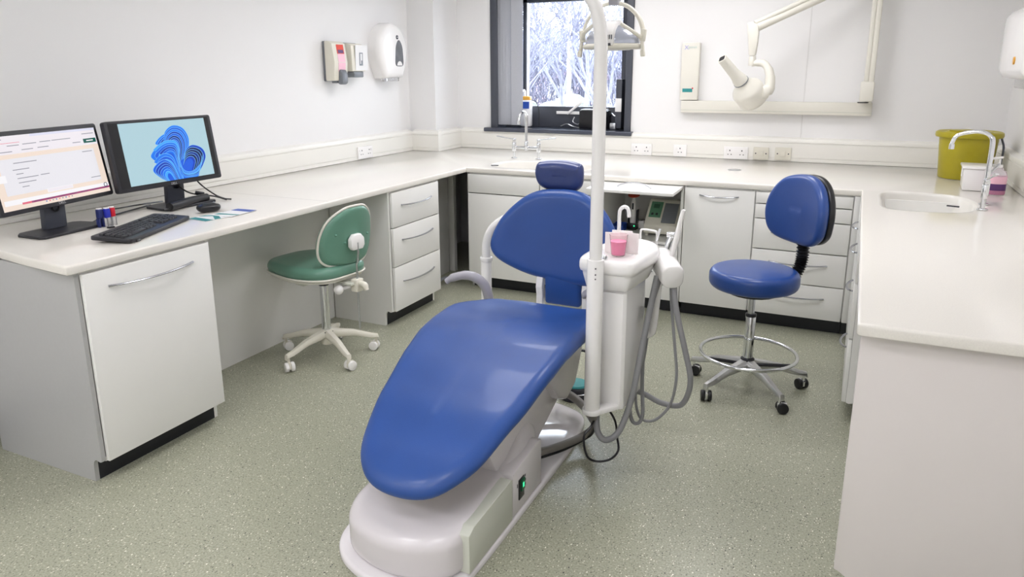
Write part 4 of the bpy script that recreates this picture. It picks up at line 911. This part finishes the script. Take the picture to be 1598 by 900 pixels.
b = B(); b.box((-.094, -.05, .10), (.006, .03, .05), bev=.002); link('clip', b, M_white, t)
t = thing('handwash_bottle', 'clear pump bottle of pink handwash with purple label by the right tap', 'bottle', (.712, 4.75, WT+.001))
c = (.712, 4.75, WT+.001)
b = B(); b.lathe([(0, 0), (.036, 0), (.040, .006), (.040, .10), (.034, .125), (.016, .14), (.014, .150), (0, .150)], c, sx=1.15, sy=.8); link('bottle_body', b, M_clear, t, world=True)
b = B(); b.lathe([(0, .002), (.035, .002), (.0385, .007), (.0385, .035), (0, .035)], c, sx=1.15, sy=.8); link('handwash', b, mat('pink_soap', s2l(215, 120, 165), .2, noise=.02), t, world=True)
b = B(); b.lathe([(.0403, .025), (.0405, .026), (.0405, .060), (.0403, .061)], c, sx=1.15, sy=.8, mi=0); b.lathe([(.0402, .061), (.0404, .062), (.0404, .10), (.0402, .101)], c, sx=1.15, sy=.8, mi=1); link('label', b, [M_purple, M_pinklab], t, world=True)
b = B(); b.cyl((c[0], c[1], c[2]+.148), (c[0], c[1], c[2]+.165), .018, bev=.002); b.cyl((c[0], c[1], c[2]+.165), (c[0], c[1], c[2]+.195), .006); b.box((c[0]-.018, c[1]-.008, c[2]+.20), (.065, .018, .012), rot=(0, -.15, .3), bev=.004); link('pump', b, M_white, t, world=True)

# ================================================================== wall dispensers
t = thing('soap_dispenser', 'cream soap dispenser with red and pink label, leftmost on the left wall', 'soap dispenser', (XL, 4.46, 1.50))
b = B(); b.bx(XL+.001, XL+.022, 4.385, 4.53, 1.505, 1.79, bev=.006); link('back_plate', b, M_greypl, t, world=True)
b = B(); b.prism([(XL+.022, 1.508), (XL+.022, 1.79), (XL+.055, 1.79), (XL+.092, 1.775), (XL+.112, 1.64), (XL+.100, 1.51)], 'xz', 4.380, 4.535, bev=.008); link('dispenser_cover', b, M_cream, t, world=True)
P = lambda y, z, o=.0015: Vector((XL+.092+(1.775-z)*.148+o if z > 1.64 else XL+.112-(1.64-z)*.092+o, y, z))
def lab(name, y0, y1, z0, z1, m, par, o=.0015):
    b = B(); b.loft([[P(y0, z0, o), P(y1, z0, o), P(y1, z0, o-.003), P(y0, z0, o-.003)], [P(y0, z1, o), P(y1, z1, o), P(y1, z1, o-.003), P(y0, z1, o-.003)]]); return link(name, b, m, par, world=True)
lab('label', 4.425, 4.505, 1.642, 1.70, M_pinklab, t); lab('label', 4.425, 4.505, 1.575, 1.638, M_pinklab, t); lr = lab('label', 4.425, 4.505, 1.70, 1.765, M_redlab, t, .002); lab('label_mark', 4.435, 4.495, 1.705, 1.728, M_purple, lr, .003)
b = B(); b.prism([(XL+.09, 1.585), (XL+.118, 1.592), (XL+.135, 1.56), (XL+.136, 1.50), (XL+.125, 1.482), (XL+.09, 1.482)], 'xz', 4.43, 4.50, bev=.012); b.box((XL+.06, 4.455, 1.502), (.05, .05, .02), bev=.004); link('push_lever', b, M_greypl, t, world=True)
t = thing('soap_dispenser', 'smaller cream soap dispenser with white notice, between the two larger units', 'soap dispenser', (XL, 4.68, 1.53))
b = B(); b.bx(XL+.001, XL+.02, 4.60, 4.765, 1.56, 1.785, bev=.006); link('back_plate', b, M_greypl, t, world=True)
b = B(); b.prism([(XL+.02, 1.575), (XL+.02, 1.78), (XL+.06, 1.78), (XL+.095, 1.765), (XL+.10, 1.575)], 'xz', 4.600, 4.765, bev=.006); link('dispenser_cover', b, M_cream, t, world=True)
b = B(); b.box((XL+.1035, 4.715, 1.675), (.002, .155, .185), rot=(0, .03, 0)); nt_ = link('notice', b, M_paper, t, world=True)
b = B(); b.box((XL+.106, 4.705, 1.665), (.0015, .042, .095), rot=(0, .03, 0), mi=0); b.box((XL+.1072, 4.705, 1.667), (.0015, .022, .075), rot=(0, .03, 0), mi=1); b.box((XL+.1085, 4.712, 1.640), (.001, .02, .03), rot=(0, .03, 0), mi=0); link('pictogram', b, [M_greypl, M_paper], nt_, world=True)
b = B(); b.box((XL+.07, 4.672, 1.553), (.07, .12, .045), bev=.008); link('push_lever', b, M_greypl, t, world=True)
def jumbo(label, x, y, z, s, rr_, depth, win_up=True):
    """round-topped roll dispenser; s=+1 faces +X (left wall), s=-1 faces -X"""
    t = thing('paper_dispenser', label, 'paper dispenser', (x, y, z-rr_))
    def prof(k, inn=0):
        pts = []
        for i in range(33):
            q = -.18*PI+1.36*PI*i/32; pts.append((k*math.cos(q)*1.0, k*1.06*math.sin(q)))
        lo = pts[0][1]; pts = [p for p in pts]; pts += [(-k*.62, -k*1.06), (k*.62, -k*1.06)]
        return pts
    b = B(); rings = []
    for d, k in ((.001, 1), (depth*.55, 1.0), (depth*.80, .97), (depth*.93, .90), (depth, .80)): rings.append([Vector((x+s*d, y+p[0]*rr_, z+p[1]*rr_)) for p in prof(k)])
    for k in (.5, .2, .01): rings.append([Vector((x+s*(depth+.006*(1-k)), y+p[0]*rr_, z+p[1]*rr_)) for p in prof(k)])
    b.loft(rings); cv = link('dispenser_cover', b, M_white, t, world=True, sharp=50)
    wo = spline([(0, .095), (.028, .06), (.036, 0), (.034, -.06), (.0, -.07), (-.034, -.06), (-.036, 0), (-.028, .06)], 5, True)
    b = B(); b.loft([[Vector((x+s*(depth-.03), y+.055+p.x*1.5, z+p.y*1.25-.035)) for p in wo], [Vector((x+s*(depth+.0075), y+.05+p.x*1.5, z+p.y*1.25-.035)) for p in wo]]); link('viewing_window', b, mat('smoky_window', s2l(120, 122, 126), .12, noise=.15, nscale=14), t, world=True)
    b = B(); b.loft([[Vector((x+s*(depth-.0), y+.05+.045*math.cos(q), z-.118+.035*math.sin(q))) for q in [PI*i/10 for i in range(11)]], [Vector((x+s*(depth+.0085), y+.05+.036*math.cos(q), z-.116+.035*math.sin(q))) for q in [PI*i/10 for i in range(11)]]]); link('paper_roll_edge', b, M_white, t, world=True)
    b = B(); b.cyl((x+s*(depth-.004), y+.03, z+.105), (x+s*(depth+.006), y+.03, z+.105), .016, seg=24); bd_ = link('badge', b, M_ink, t, world=True)
    b = B(); b.box((x+s*depth*.55, y, z-rr_*1.06-.008), (depth*.7, .13, .03), bev=.006); link('paper_slot', b, M_clear, t, world=True)
    return t, bd_
t, bd_ = jumbo('large round white jumbo roll dispenser nearest the corner pillar', XL, 5.14, 1.735, 1, .205, .125)
text('badge_text', 'TORK', .010, M_paper, bd_, frame_M((XL+.1325, 5.17, 1.84), (0, 1, 0), (0, 0, 1)))
t = thing('towel_dispenser', 'white paper towel dispenser cut off by the right edge of the picture', 'paper dispenser', (XR, 4.55, 1.52))
def cov(y0, y1, z0, z1, x): return [Vector((x, p[0], p[1])) for p in rrect(y0, y1, z0, z1, .05, 6)]
b = B(); b.loft([cov(4.02, 4.80, 1.52, 1.865, XR-.001), cov(4.02, 4.80, 1.52, 1.865, .71), cov(4.04, 4.78, 1.53, 1.855, .66), cov(4.08, 4.74, 1.56, 1.83, .64)]); link('dispenser_cover', b, M_white, t, world=True, sharp=50)
wo = [(4.685, 1.56), (4.69, 1.62), (4.688, 1.70), (4.68, 1.76), (4.62, 1.74), (4.60, 1.65), (4.62, 1.56)]
b = B(); b.prism([(.655, 1.555), (.75, 1.555), (.75, 1.60), (.72, 1.70), (.70, 1.745), (.672, 1.70), (.658, 1.62)], 'xz', 4.76, 4.8035, bev=.006); link('viewing_window', b, mat('smoky_window_dark', s2l(120, 122, 130), .2, noise=.05), t, world=True)
b = B(); b.bx(.70, .86, 4.25, 4.62, 1.475, 1.535, bev=.008); link('paper_slot', b, M_clear, t, world=True)
b = B(); b.cyl((.634, 4.30, 1.61), (.645, 4.30, 1.61), .018); link('amber_lamp', b, M_amber, t, world=True)

# ================================================================== sockets and switches
def plate_M(p, face):
    return frame_M(p, *{'back': ((1, 0, 0), (0, 0, 1)), 'left': ((0, 1, 0), (0, 0, 1))}[face])
def socket(label, p, face, w_, gangs, kind, group=None, m=M_white):
    Fm = plate_M(p, face); t = thing('wall_socket' if kind == 'socket' else 'wall_switch', label, 'socket' if kind == 'socket' else 'switch', p, 0)
    b = B(); b.plate(rrect(-w_/2, w_/2, -.047, .047, .004, 2), 0, .010, .002, rb=0, M=Fm); link('face_plate', b, m, t, world=True)
    if kind == 'socket':
        for g in range(gangs):
            cx = (g-(gangs-1)/2)*w_/gangs
            b = B(); b.box((cx, .018, .0104), (.008, .010, .001)); b.box((cx-.012, -.012, .0104), (.008, .006, .001)); b.box((cx+.012, -.012, .0104), (.008, .006, .001)); b.bm.transform(Fm); link('pin_holes', b, M_ink, t, world=True)
            b = B(); b.box((cx+(.026 if g else -.026), .018, .012), (.010, .018, .005), bev=.001); b.bm.transform(Fm); link('rocker', b, m, t, world=True)
    else:
        b = B(); b.plate(rrect(-.02, .02, -.02, .02, .003, 2), .010, .0135, .001, M=Fm); link('blank_insert', b, m, t, world=True)
        for s in (-1, 1):
            b = B(); b.cyl(Fm @ Vector((s*w_*.34, 0, .010)), Fm @ Vector((s*w_*.34, 0, .0112)), .005, seg=10); link('screw', b, M_ink, t, world=True)
socket('white double socket on the left wall trunking', (TX+.0005, 4.765, .953), 'left', .19, 2, 'socket')
socket('white double socket on the back trunking right of the tall pole', (-1.577, TY-.0005, .947), 'back', .17, 2, 'socket')
socket('white single socket on the back trunking above the single door unit', (-1.264, TY-.0005, .949), 'back', .105, 1, 'socket')
socket('white double socket beside the two cream blank plates', (-.835, TY-.0005, .949), 'back', .18, 2, 'socket')
socket('cream blank plate next to the double socket', (-.651, TY-.0005, .953), 'back', .11, 1, 'plate', m=M_cream)
socket('cream blank plate furthest right on the back trunking', (-.493, TY-.0005, .957), 'back', .115, 1, 'plate', m=M_cream)

# ================================================================== x-ray unit on the back wall
xr = thing('xray_unit', 'cream dental x-ray arm and tube head mounted on the back wall', 'x-ray machine', (-.6, YB, 1.25))
b = B(); b.bx(-1.275, .072, YB-.06, YB-.001, 1.248, 1.340, bev=.005); link('wall_rail', b, M_ivory, xr, world=True)
b = B(); b.bx(-1.275, .072, YB-.0615, YB-.059, 1.268, 1.271); link('rail_groove', b, M_panelgrey, xr, world=True)
b = B(); b.bx(-1.288, -1.152, YB-.065, YB-.001, 1.345, 1.775, bev=.006); cb = link('control_box', b, M_ivory, xr, world=True)
b = B(); b.bx(-1.268, -1.192, YB-.067, YB-.0645, 1.405, 1.432); link('control_strip', b, M_teal, cb, world=True)
b = B(); b.bx(-1.196, -1.186, YB-.067, YB-.0645, 1.428, 1.440); link('control_lamp', b, M_reds, cb, world=True)
Fx = lambda x, z: frame_M((x, YB-.0665, z), (1, 0, 0), (0, 0, 1))
text('logo', 'X', .045, M_lid, cb, Fx(-1.252, 1.738)); text('logo', 'genus', .028, M_aqua, cb, Fx(-1.205, 1.742))
ya = YB-.125
b = B(); b.box((.028, ya, 1.42), (.088, .075, .14), bev=.012); b.box((.028, YB-.09, 1.355), (.07, .10, .03), bev=.006); b.cyl((.005, ya-.01, 1.335), (.005, ya-.01, 1.352), .028); link('arm_base', b, M_ivory, xr, world=True)
b = B(); b.cyl((.010, ya-.01, 1.342), (.010, ya-.01, 1.349), .036); link('base_collar', b, M_black, xr, world=True)
b = B(); b.box((.016, ya, 1.84), (.030, .055, .78), bev=.008); b.box((.048, ya, 1.84), (.036, .065, .78), bev=.010); b.box((.035, ya-.01, 2.24), (.10, .10, .12), bev=.02); link('upright_arm', b, M_ivory, xr, world=True)
# spring arm from the upright's elbow down-left to the wrist
e0 = Vector((.03, ya-.02, 2.22)); e1 = Vector((-.715, 5.50, 1.86))
d = (e1-e0).normalized(); up_ = (Vector((0, 0, 1))-d*d.z).normalized()
b = B(); b.tube([e0+up_*.022, e1+up_*.022+d*-.01], .019, 12, flat=.9); b.tube([e0-up_*.012, e0.lerp(e1, .5)-up_*.012, e0.lerp(e1, .75)-up_*.014, e1-up_*.010], [.022, .026, .024, .030], 12); link('spring_arm', b, M_ivory, xr, world=True)
b = B(); b.prism([(-.765, 1.885), (-.74, 1.895), (-.69, 1.875), (-.682, 1.82), (-.685, 1.76), (-.694, 1.665), (-.738, 1.665), (-.762, 1.86)], 'xz', 5.47, 5.53, bev=.01); link('wrist', b, M_ivory, xr, world=True)
b = B(); b.cyl((-.716, 5.50, 1.60), (-.716, 5.50, 1.662), .024, bev=.003); b.tube([(-.716, 5.50, 1.615), (-.68, 5.50, 1.618), (-.63, 5.49, 1.610), (-.595, 5.48, 1.56), (-.582, 5.47, 1.49), (-.59, 5.46, 1.435), (-.62, 5.455, 1.41)], [.022, .024, .026, .03, .034, .038, .03], 16, sm=5); link('swivel_yoke', b, M_ivory, xr, world=True)
hd = Vector((-.715, 5.44, 1.42)); ax = Vector((-.42, -.62, .66)).normalized()
b = B(); x_ = Vector((1, 0, 0)); x_ = (x_-ax*x_.dot(ax)).normalized(); Mh = frame_M((0, 0, 0), x_, ax.cross(x_), ax)
b.lathe([(0, -.098), (.07, -.096), (.098, -.086), (.106, -.065), (.110, .02), (.098, .045), (.072, .07), (.052, .098), (.05, .115), (0, .116)], hd, M=Mh, seg=32, sy=.95); link('tube_head', b, M_ivory, xr, world=True, sharp=50)
b = B(); b.lathe([(0, .108), (.053, .108), (.053, .114), (0, .114)], hd, M=Mh, seg=28); link('head_collar', b, M_greypl, xr, world=True)
cd = Vector((-.50, -.58, .66)).normalized(); x_ = (Vector((1, 0, 0))-cd*cd.x).normalized(); c0 = hd+ax*.112; Mc = frame_M(c0, x_, cd.cross(x_), cd)
b = B(); rings = []
for z, r_, sq in ((.0, .05, 0), (.03, .048, .1), (.05, .040, .5), (.08, .034, .9), (.22, .030, 1), (.235, .030, 1)):
    ring = []
    for i in range(32):
        q = 2*PI*i/32; cx_, sx_ = math.cos(q), math.sin(q); m_ = max(abs(cx_), abs(sx_)); k = (1-sq)+sq*min(1.0/m_, 1.22)*.92; ring.append(Mc @ Vector((cx_*r_*k, sx_*r_*k, z)))
    rings.append(ring)
for q in (.80,): rings.append([Mc @ ((Mc.inverted() @ p)*1) if False else (c0+cd*.235)+(p-(c0+cd*.235))*q for p in rings[-1]])
rings.append([p-cd*.03 for p in rings[-1]])
b.loft(rings); link('collimator', b, M_ivory, xr, world=True, sharp=50)
b = B(); b.loft([[c0+cd*.2325+(p-(c0+cd*.235))*.80 for p in rings[-3]], [c0+cd*.2335+(p-(c0+cd*.235))*.80 for p in rings[-3]]]); link('collimator_mouth', b, M_black, xr, world=True)
b = B(); b.cyl(hd+Vector((.085, -.02, .0)), hd+Vector((.125, 0, .0)), .045, bev=.008); link('head_pivot', b, M_ivory, xr, world=True)

# ================================================================== window sill items and blind
bl = thing('vertical_blind', 'grey vertical blind bunched at the left side of the window', 'blind', (-2.80, 6.03, 1.10))
b = B(); b.bx(-2.90, -1.76, 6.00, 6.05, 2.20, 2.233, bev=.003); link('head_rail', b, M_anth, bl, world=True)
for k in range(6):
    x = -2.900+k*.026
    b = B(); b.box((x, 5.985+.004*k, 1.65), (.060, .0025, 1.09), rot=(0, 0, .45)); link('slat', b, M_blind, bl, world=True)
b = B(); b.box((-2.738, 5.975, 1.65), (.110, .0025, 1.09), rot=(0, 0, .06)); link('slat', b, M_blind, bl, world=True)
b = B()
for k in range(7): b.cyl((-2.90+k*.024, 6.0, 1.098), (-2.90+k*.024, 6.0, 1.104), .006, seg=8)
b.tube([(-2.91, 6.0, 1.10), (-2.69, 6.0, 1.10)], .0015, 6); link('bottom_chain', b, M_greypl, bl, world=True)
t = thing('cleaner_bottle', 'white bottle with blue label and amber collar half hidden by the blind', 'bottle', (-2.69, 6.075, 1.086))
b = B(); b.box((-2.69, 6.075, 1.205), (.10, .055, .235), bev=.014); link('bottle_body', b, M_white, t, world=True)
b = B(); b.box((-2.69, 6.046, 1.275), (.075, .002, .06)); link('label', b, M_dblue, t, world=True)
b = B(); b.box((-2.69, 6.075, 1.335), (.085, .05, .035), bev=.008); link('collar', b, M_amber, t, world=True)
b = B(); b.cyl((-2.71, 6.075, 1.35), (-2.71, 6.075, 1.40), .012); b.box((-2.715, 6.06, 1.40), (.02, .05, .02), bev=.004); link('pump', b, M_white, t, world=True)
t = thing('equipment_case', 'black rectangular device on the window sill behind the pole', 'device', (-2.04, 6.06, 1.086))
b = B(); b.box((-2.045, 6.065, 1.165), (.25, .12, .155), bev=.012); link('case_body', b, M_black, t, world=True)
b = B(); b.box((-2.045, 6.06, 1.247), (.22, .10, .008), bev=.002); link('case_lid', b, M_steel, t, world=True)
b = B(); b.tube([(-1.915, 6.06, 1.20), (-1.89, 6.04, 1.22), (-1.86, 6.03, 1.20), (-1.83, 6.04, 1.215)], .005, 6, sm=4); b.box((-1.872, 6.03, 1.115), (.05, .03, .05), bev=.003); link('lead', b, M_steel, t, world=True)
b = B(); b.tube([(-2.65, 6.08, 1.32), (-2.60, 6.09, 1.30), (-2.575, 6.09, 1.22), (-2.57, 6.08, 1.09)], .003, 6, sm=6); solo('cable', b, M_black, 'thin black lead arching down to the sill beside the cleaner bottle', 'cable')
b = B(); b.tube([(-2.36, 6.07, 1.10), (-2.30, 6.06, 1.12), (-2.24, 6.06, 1.10), (-2.18, 6.05, 1.09)], .004, 6, sm=6); b.tube([(-2.24, 6.09, 1.18), (-2.25, 6.08, 1.14), (-2.20, 6.07, 1.12), (-2.16, 6.07, 1.16)], .004, 6, sm=6); solo('cable', b, M_steel, 'loose grey leads on the sill left of the black device', 'cable')

# ================================================================== inside the open unit
SZ = .481
t = thing('amalgam_mixer', 'pale sloped bench mixer with green display on the open cabinet shelf', 'mixer', (-1.13, 4.92, SZ))
b = B(); b.prism([(4.80, SZ+.015), (5.04, SZ+.015), (5.04, SZ+.22), (4.96, SZ+.225), (4.80, SZ+.075)], 'yz', -1.255, -1.03, bev=.010); link('mixer_body', b, M_cream, t, world=True)
def slope(x, k, o=.002): return Vector((x, 4.80+.16*k-o*.68, SZ+.075+.15*k+o*.73))
def sq(name, x0, x1, k0, k1, m, par, o=.003):
    b = B(); b.loft([[slope(x0, k0, o), slope(x1, k0, o), slope(x1, k1, o), slope(x0, k1, o)], [slope(x0, k0, o-.003), slope(x1, k0, o-.003), slope(x1, k1, o-.003), slope(x0, k1, o-.003)]]); return link(name, b, m, par, world=True)
g_ = sq('display_panel', -1.235, -1.155, .30, .90, M_lgreen, t); sq('display', -1.215, -1.175, .65, .80, mat('dark_green_lcd', s2l(60, 100, 80), .3, noise=.02), g_, .005)
sq('button', -1.22, -1.205, .38, .46, M_ink, g_, .005); sq('button', -1.19, -1.175, .38, .46, M_ink, g_, .005)
sq('smoked_lid', -1.14, -1.045, .10, .85, M_greypl, t, .008)
for x in (-1.235, -1.05):
    b = B(); b.cyl((x, 4.82, SZ), (x, 4.82, SZ+.016), .012); link('foot', b, M_cream, t, world=True)
t = thing('curing_light', 'white cordless curing light upright in its black charger with orange shield', 'curing light', (-1.375, 4.97, SZ))
b = B(); b.prism([(4.93, SZ), (5.02, SZ), (5.02, SZ+.03), (4.93, SZ+.05)], 'yz', -1.41, -1.34, bev=.006); b.box((-1.405, 4.975, SZ+.09), (.008, .05, .12), bev=.002); b.box((-1.345, 4.975, SZ+.09), (.008, .05, .10), bev=.002); link('charger', b, M_black, t, world=True)
b = B(); b.tube([(-1.375, 4.97, SZ+.04), (-1.375, 4.97, SZ+.12), (-1.375, 4.975, SZ+.19), (-1.375, 4.98, SZ+.235)], [.022, .022, .018, .008], 14); link('handpiece', b, M_white, t, world=True)
b = B(); b.box((-1.375, 4.953, SZ+.165), (.012, .006, .045), bev=.002); link('button', b, M_black, t, world=True)
b = B(); b.lathe([(0, 0), (.042, 0), (.042, .003), (0, .004)], (-1.375, 4.975, SZ+.243), M=Matrix.Rotation(.35, 4, 'X')); link('orange_shield', b, M_orange, t, world=True)
b = B(); b.cyl((-1.355, 4.928, SZ+.03), (-1.355, 4.934, SZ+.03), .005, seg=10); link('charge_lamp', b, M_led, t, world=True)
b = B(); b.bx(-1.49, -1.41, 4.85, 4.94, SZ, SZ+.004); b.bx(-1.49, -1.486, 4.85, 4.94, SZ, SZ+.045); b.bx(-1.414, -1.41, 4.85, 4.94, SZ, SZ+.045); b.bx(-1.49, -1.41, 4.85, 4.854, SZ, SZ+.035); b.bx(-1.49, -1.41, 4.936, 4.94, SZ, SZ+.05)
solo('storage_tray', b, M_dblue, 'small blue open tray left of the curing light', 'tray')
b = B(); b.box((-1.345, 5.03, SZ+.03), (.09, .08, .055), bev=.006); solo('power_adapter', b, M_white, 'small white box behind the curing light charger', 'box')
b = B(); b.tube([(-1.34, 5.0, SZ+.05), (-1.31, 5.0, SZ+.065), (-1.28, 5.02, SZ+.06), (-1.26, 5.05, SZ+.08)], .003, 6, sm=5); solo('cable', b, M_black, 'thin black lead between curing light and bench mixer', 'cable')
b = B(); b.box((-1.13, 5.13, SZ+.30), (.07, .04, .09), bev=.004); solo('wall_adapter', b, M_anth, 'dark plug adapter at the back of the open cabinet above the mixer', 'adapter')

# ================================================================== corner pipework
for i, (x, y) in enumerate(((-2.70, 5.08), (-2.64, 5.08))):
    b = B(); b.tube([(x, y, .02), (x, y, .3), (x+.01, y, .5), (x, y, .83)], .018 if i else .024, 12, sm=4); solo('waste_pipe', b, M_greypl, ['thicker grey pipe in the dark corner gap', 'thinner grey pipe deepest in the dark corner gap'][i], 'pipe')
b = B(); b.tube([(-2.76, 4.55, .02), (-2.72, 4.62, .05), (-2.66, 4.70, .03), (-2.62, 4.80, .05)], .012, 8, sm=5); b.sphere((-2.76, 4.56, .03), .022); solo('pipe_elbow', b, M_greypl, 'short grey pipe lying on the floor in the corner gap', 'pipe')

# ================================================================== outside
b = B(); b.bx(-60, 30, 7, 90, -.9, -.8); struct('ground_outside', b, M_tarm)
def tree(label, x, y, h, seed, lean=0, spread=1.0, depth=6):
    R_ = random.Random(seed); b = B()
    def br(p, d, L, r, lv):
        q = p+d*L*.5+Vector((R_.uniform(-.05, .05), R_.uniform(-.05, .05), 0))*L; e = p+d*L
        b.tube([p, q, e], [max(r, .007), max(r*.85, .006), max(r*.68, .005)], 6 if lv < 2 else 3)
        if lv >= depth: return
        for k in range(3 if lv < 5 else 2):
            a = R_.uniform(0, 2*PI); t_ = R_.uniform(.25, .65)*spread
            nd = (d+Vector((math.cos(a), math.sin(a), R_.uniform(.0, .5)))*t_).normalized(); br(e-d*L*R_.uniform(0, .35), nd, L*R_.uniform(.62, .82), r*.6, lv+1)
    br(Vector((x, y, -.8)), Vector((lean, 0, 1)).normalized(), h*.30, h*.009, 0)
    solo('bare_tree', b, M_bark, label, 'tree', 'bare trees outside the window')
tree('bare winter tree outside, furthest left through the window', -8.2, 17, 8.5, 3)
tree('bare winter tree outside beside the pale lamp post', -6.6, 19, 8, 4)
tree('bare winter tree outside, nearest the window centre', -5.8, 15, 6.5, 5, spread=1.2)
tree('bare winter tree outside, right part of the window', -4.6, 14, 6, 6, spread=1.2)
tree('small bare winter tree far behind the others', -9.2, 26, 10, 8)
tree('low bare shrubby tree close outside at the right pane edge', -4.1, 12.5, 4.5, 9, spread=1.3)
tree('low bare shrubby tree outside at left pane edge', -6.3, 13.5, 4.6, 11, spread=1.3)
tree('slender bare winter tree outside, second row centre', -7.6, 22, 8, 21)
tree('slender bare winter tree outside, second row left', -9.6, 21, 8, 22)
tree('slender bare winter tree outside, second row right', -5.9, 21, 7.5, 23)
b = B(); R3 = random.Random(5)
for k in range(2600):
    x = R3.uniform(-13, -4.5); y = R3.uniform(24, 28); z = R3.uniform(-.8, 3.2)*R3.uniform(.4, 1); a = R3.uniform(-.7, .7); L = R3.uniform(.5, 1.4)
    b.tube([(x, y, z), (x+math.sin(a)*L*.5, y+R3.uniform(-.1, .1), z+math.cos(a)*L*.55), (x+math.sin(a)*L*1.1, y, z+math.cos(a)*L)], [.018, .014, .008], 3)
o = solo('twig_thicket', b, M_bark, 'dense thicket of bare winter twigs behind the trees outside', 'thicket'); o['kind'] = 'stuff'
b = B(); b.cyl((-6.05, 16, -.8), (-6.02, 16, 3.6), .05); solo('lamp_post', b, M_white, 'slim white post outside among the bare trees', 'post')
t = thing('far_building', 'low brick building beyond the trees through the window', 'building', (-12, 34, -.8))
b = B(); b.bx(-20, -4, 33, 40, -.8, 1.5); link('wall', b, M_brick, t, world=True)
b = B(); b.prism([(32.6, 1.5), (40.4, 1.5), (36.5, 3.6)], 'yz', -20.4, -3.6); link('roof', b, M_roof, t, world=True)
for k in range(6):
    b = B(); b.bx(-18.5+k*2.5, -17.2+k*2.5, 32.96, 33, -.1, 1.0); link('window', b, M_white, t, world=True)
b = B()
for k in range(60): b.sphere((random.uniform(-16, -3), random.uniform(22.2, 23.2), random.uniform(-.6, .2)), random.uniform(.4, .8), seg=8)
o = solo('hedge', b, M_hedge, 'low winter hedge across the ground outside', 'hedge'); o['kind'] = 'stuff'
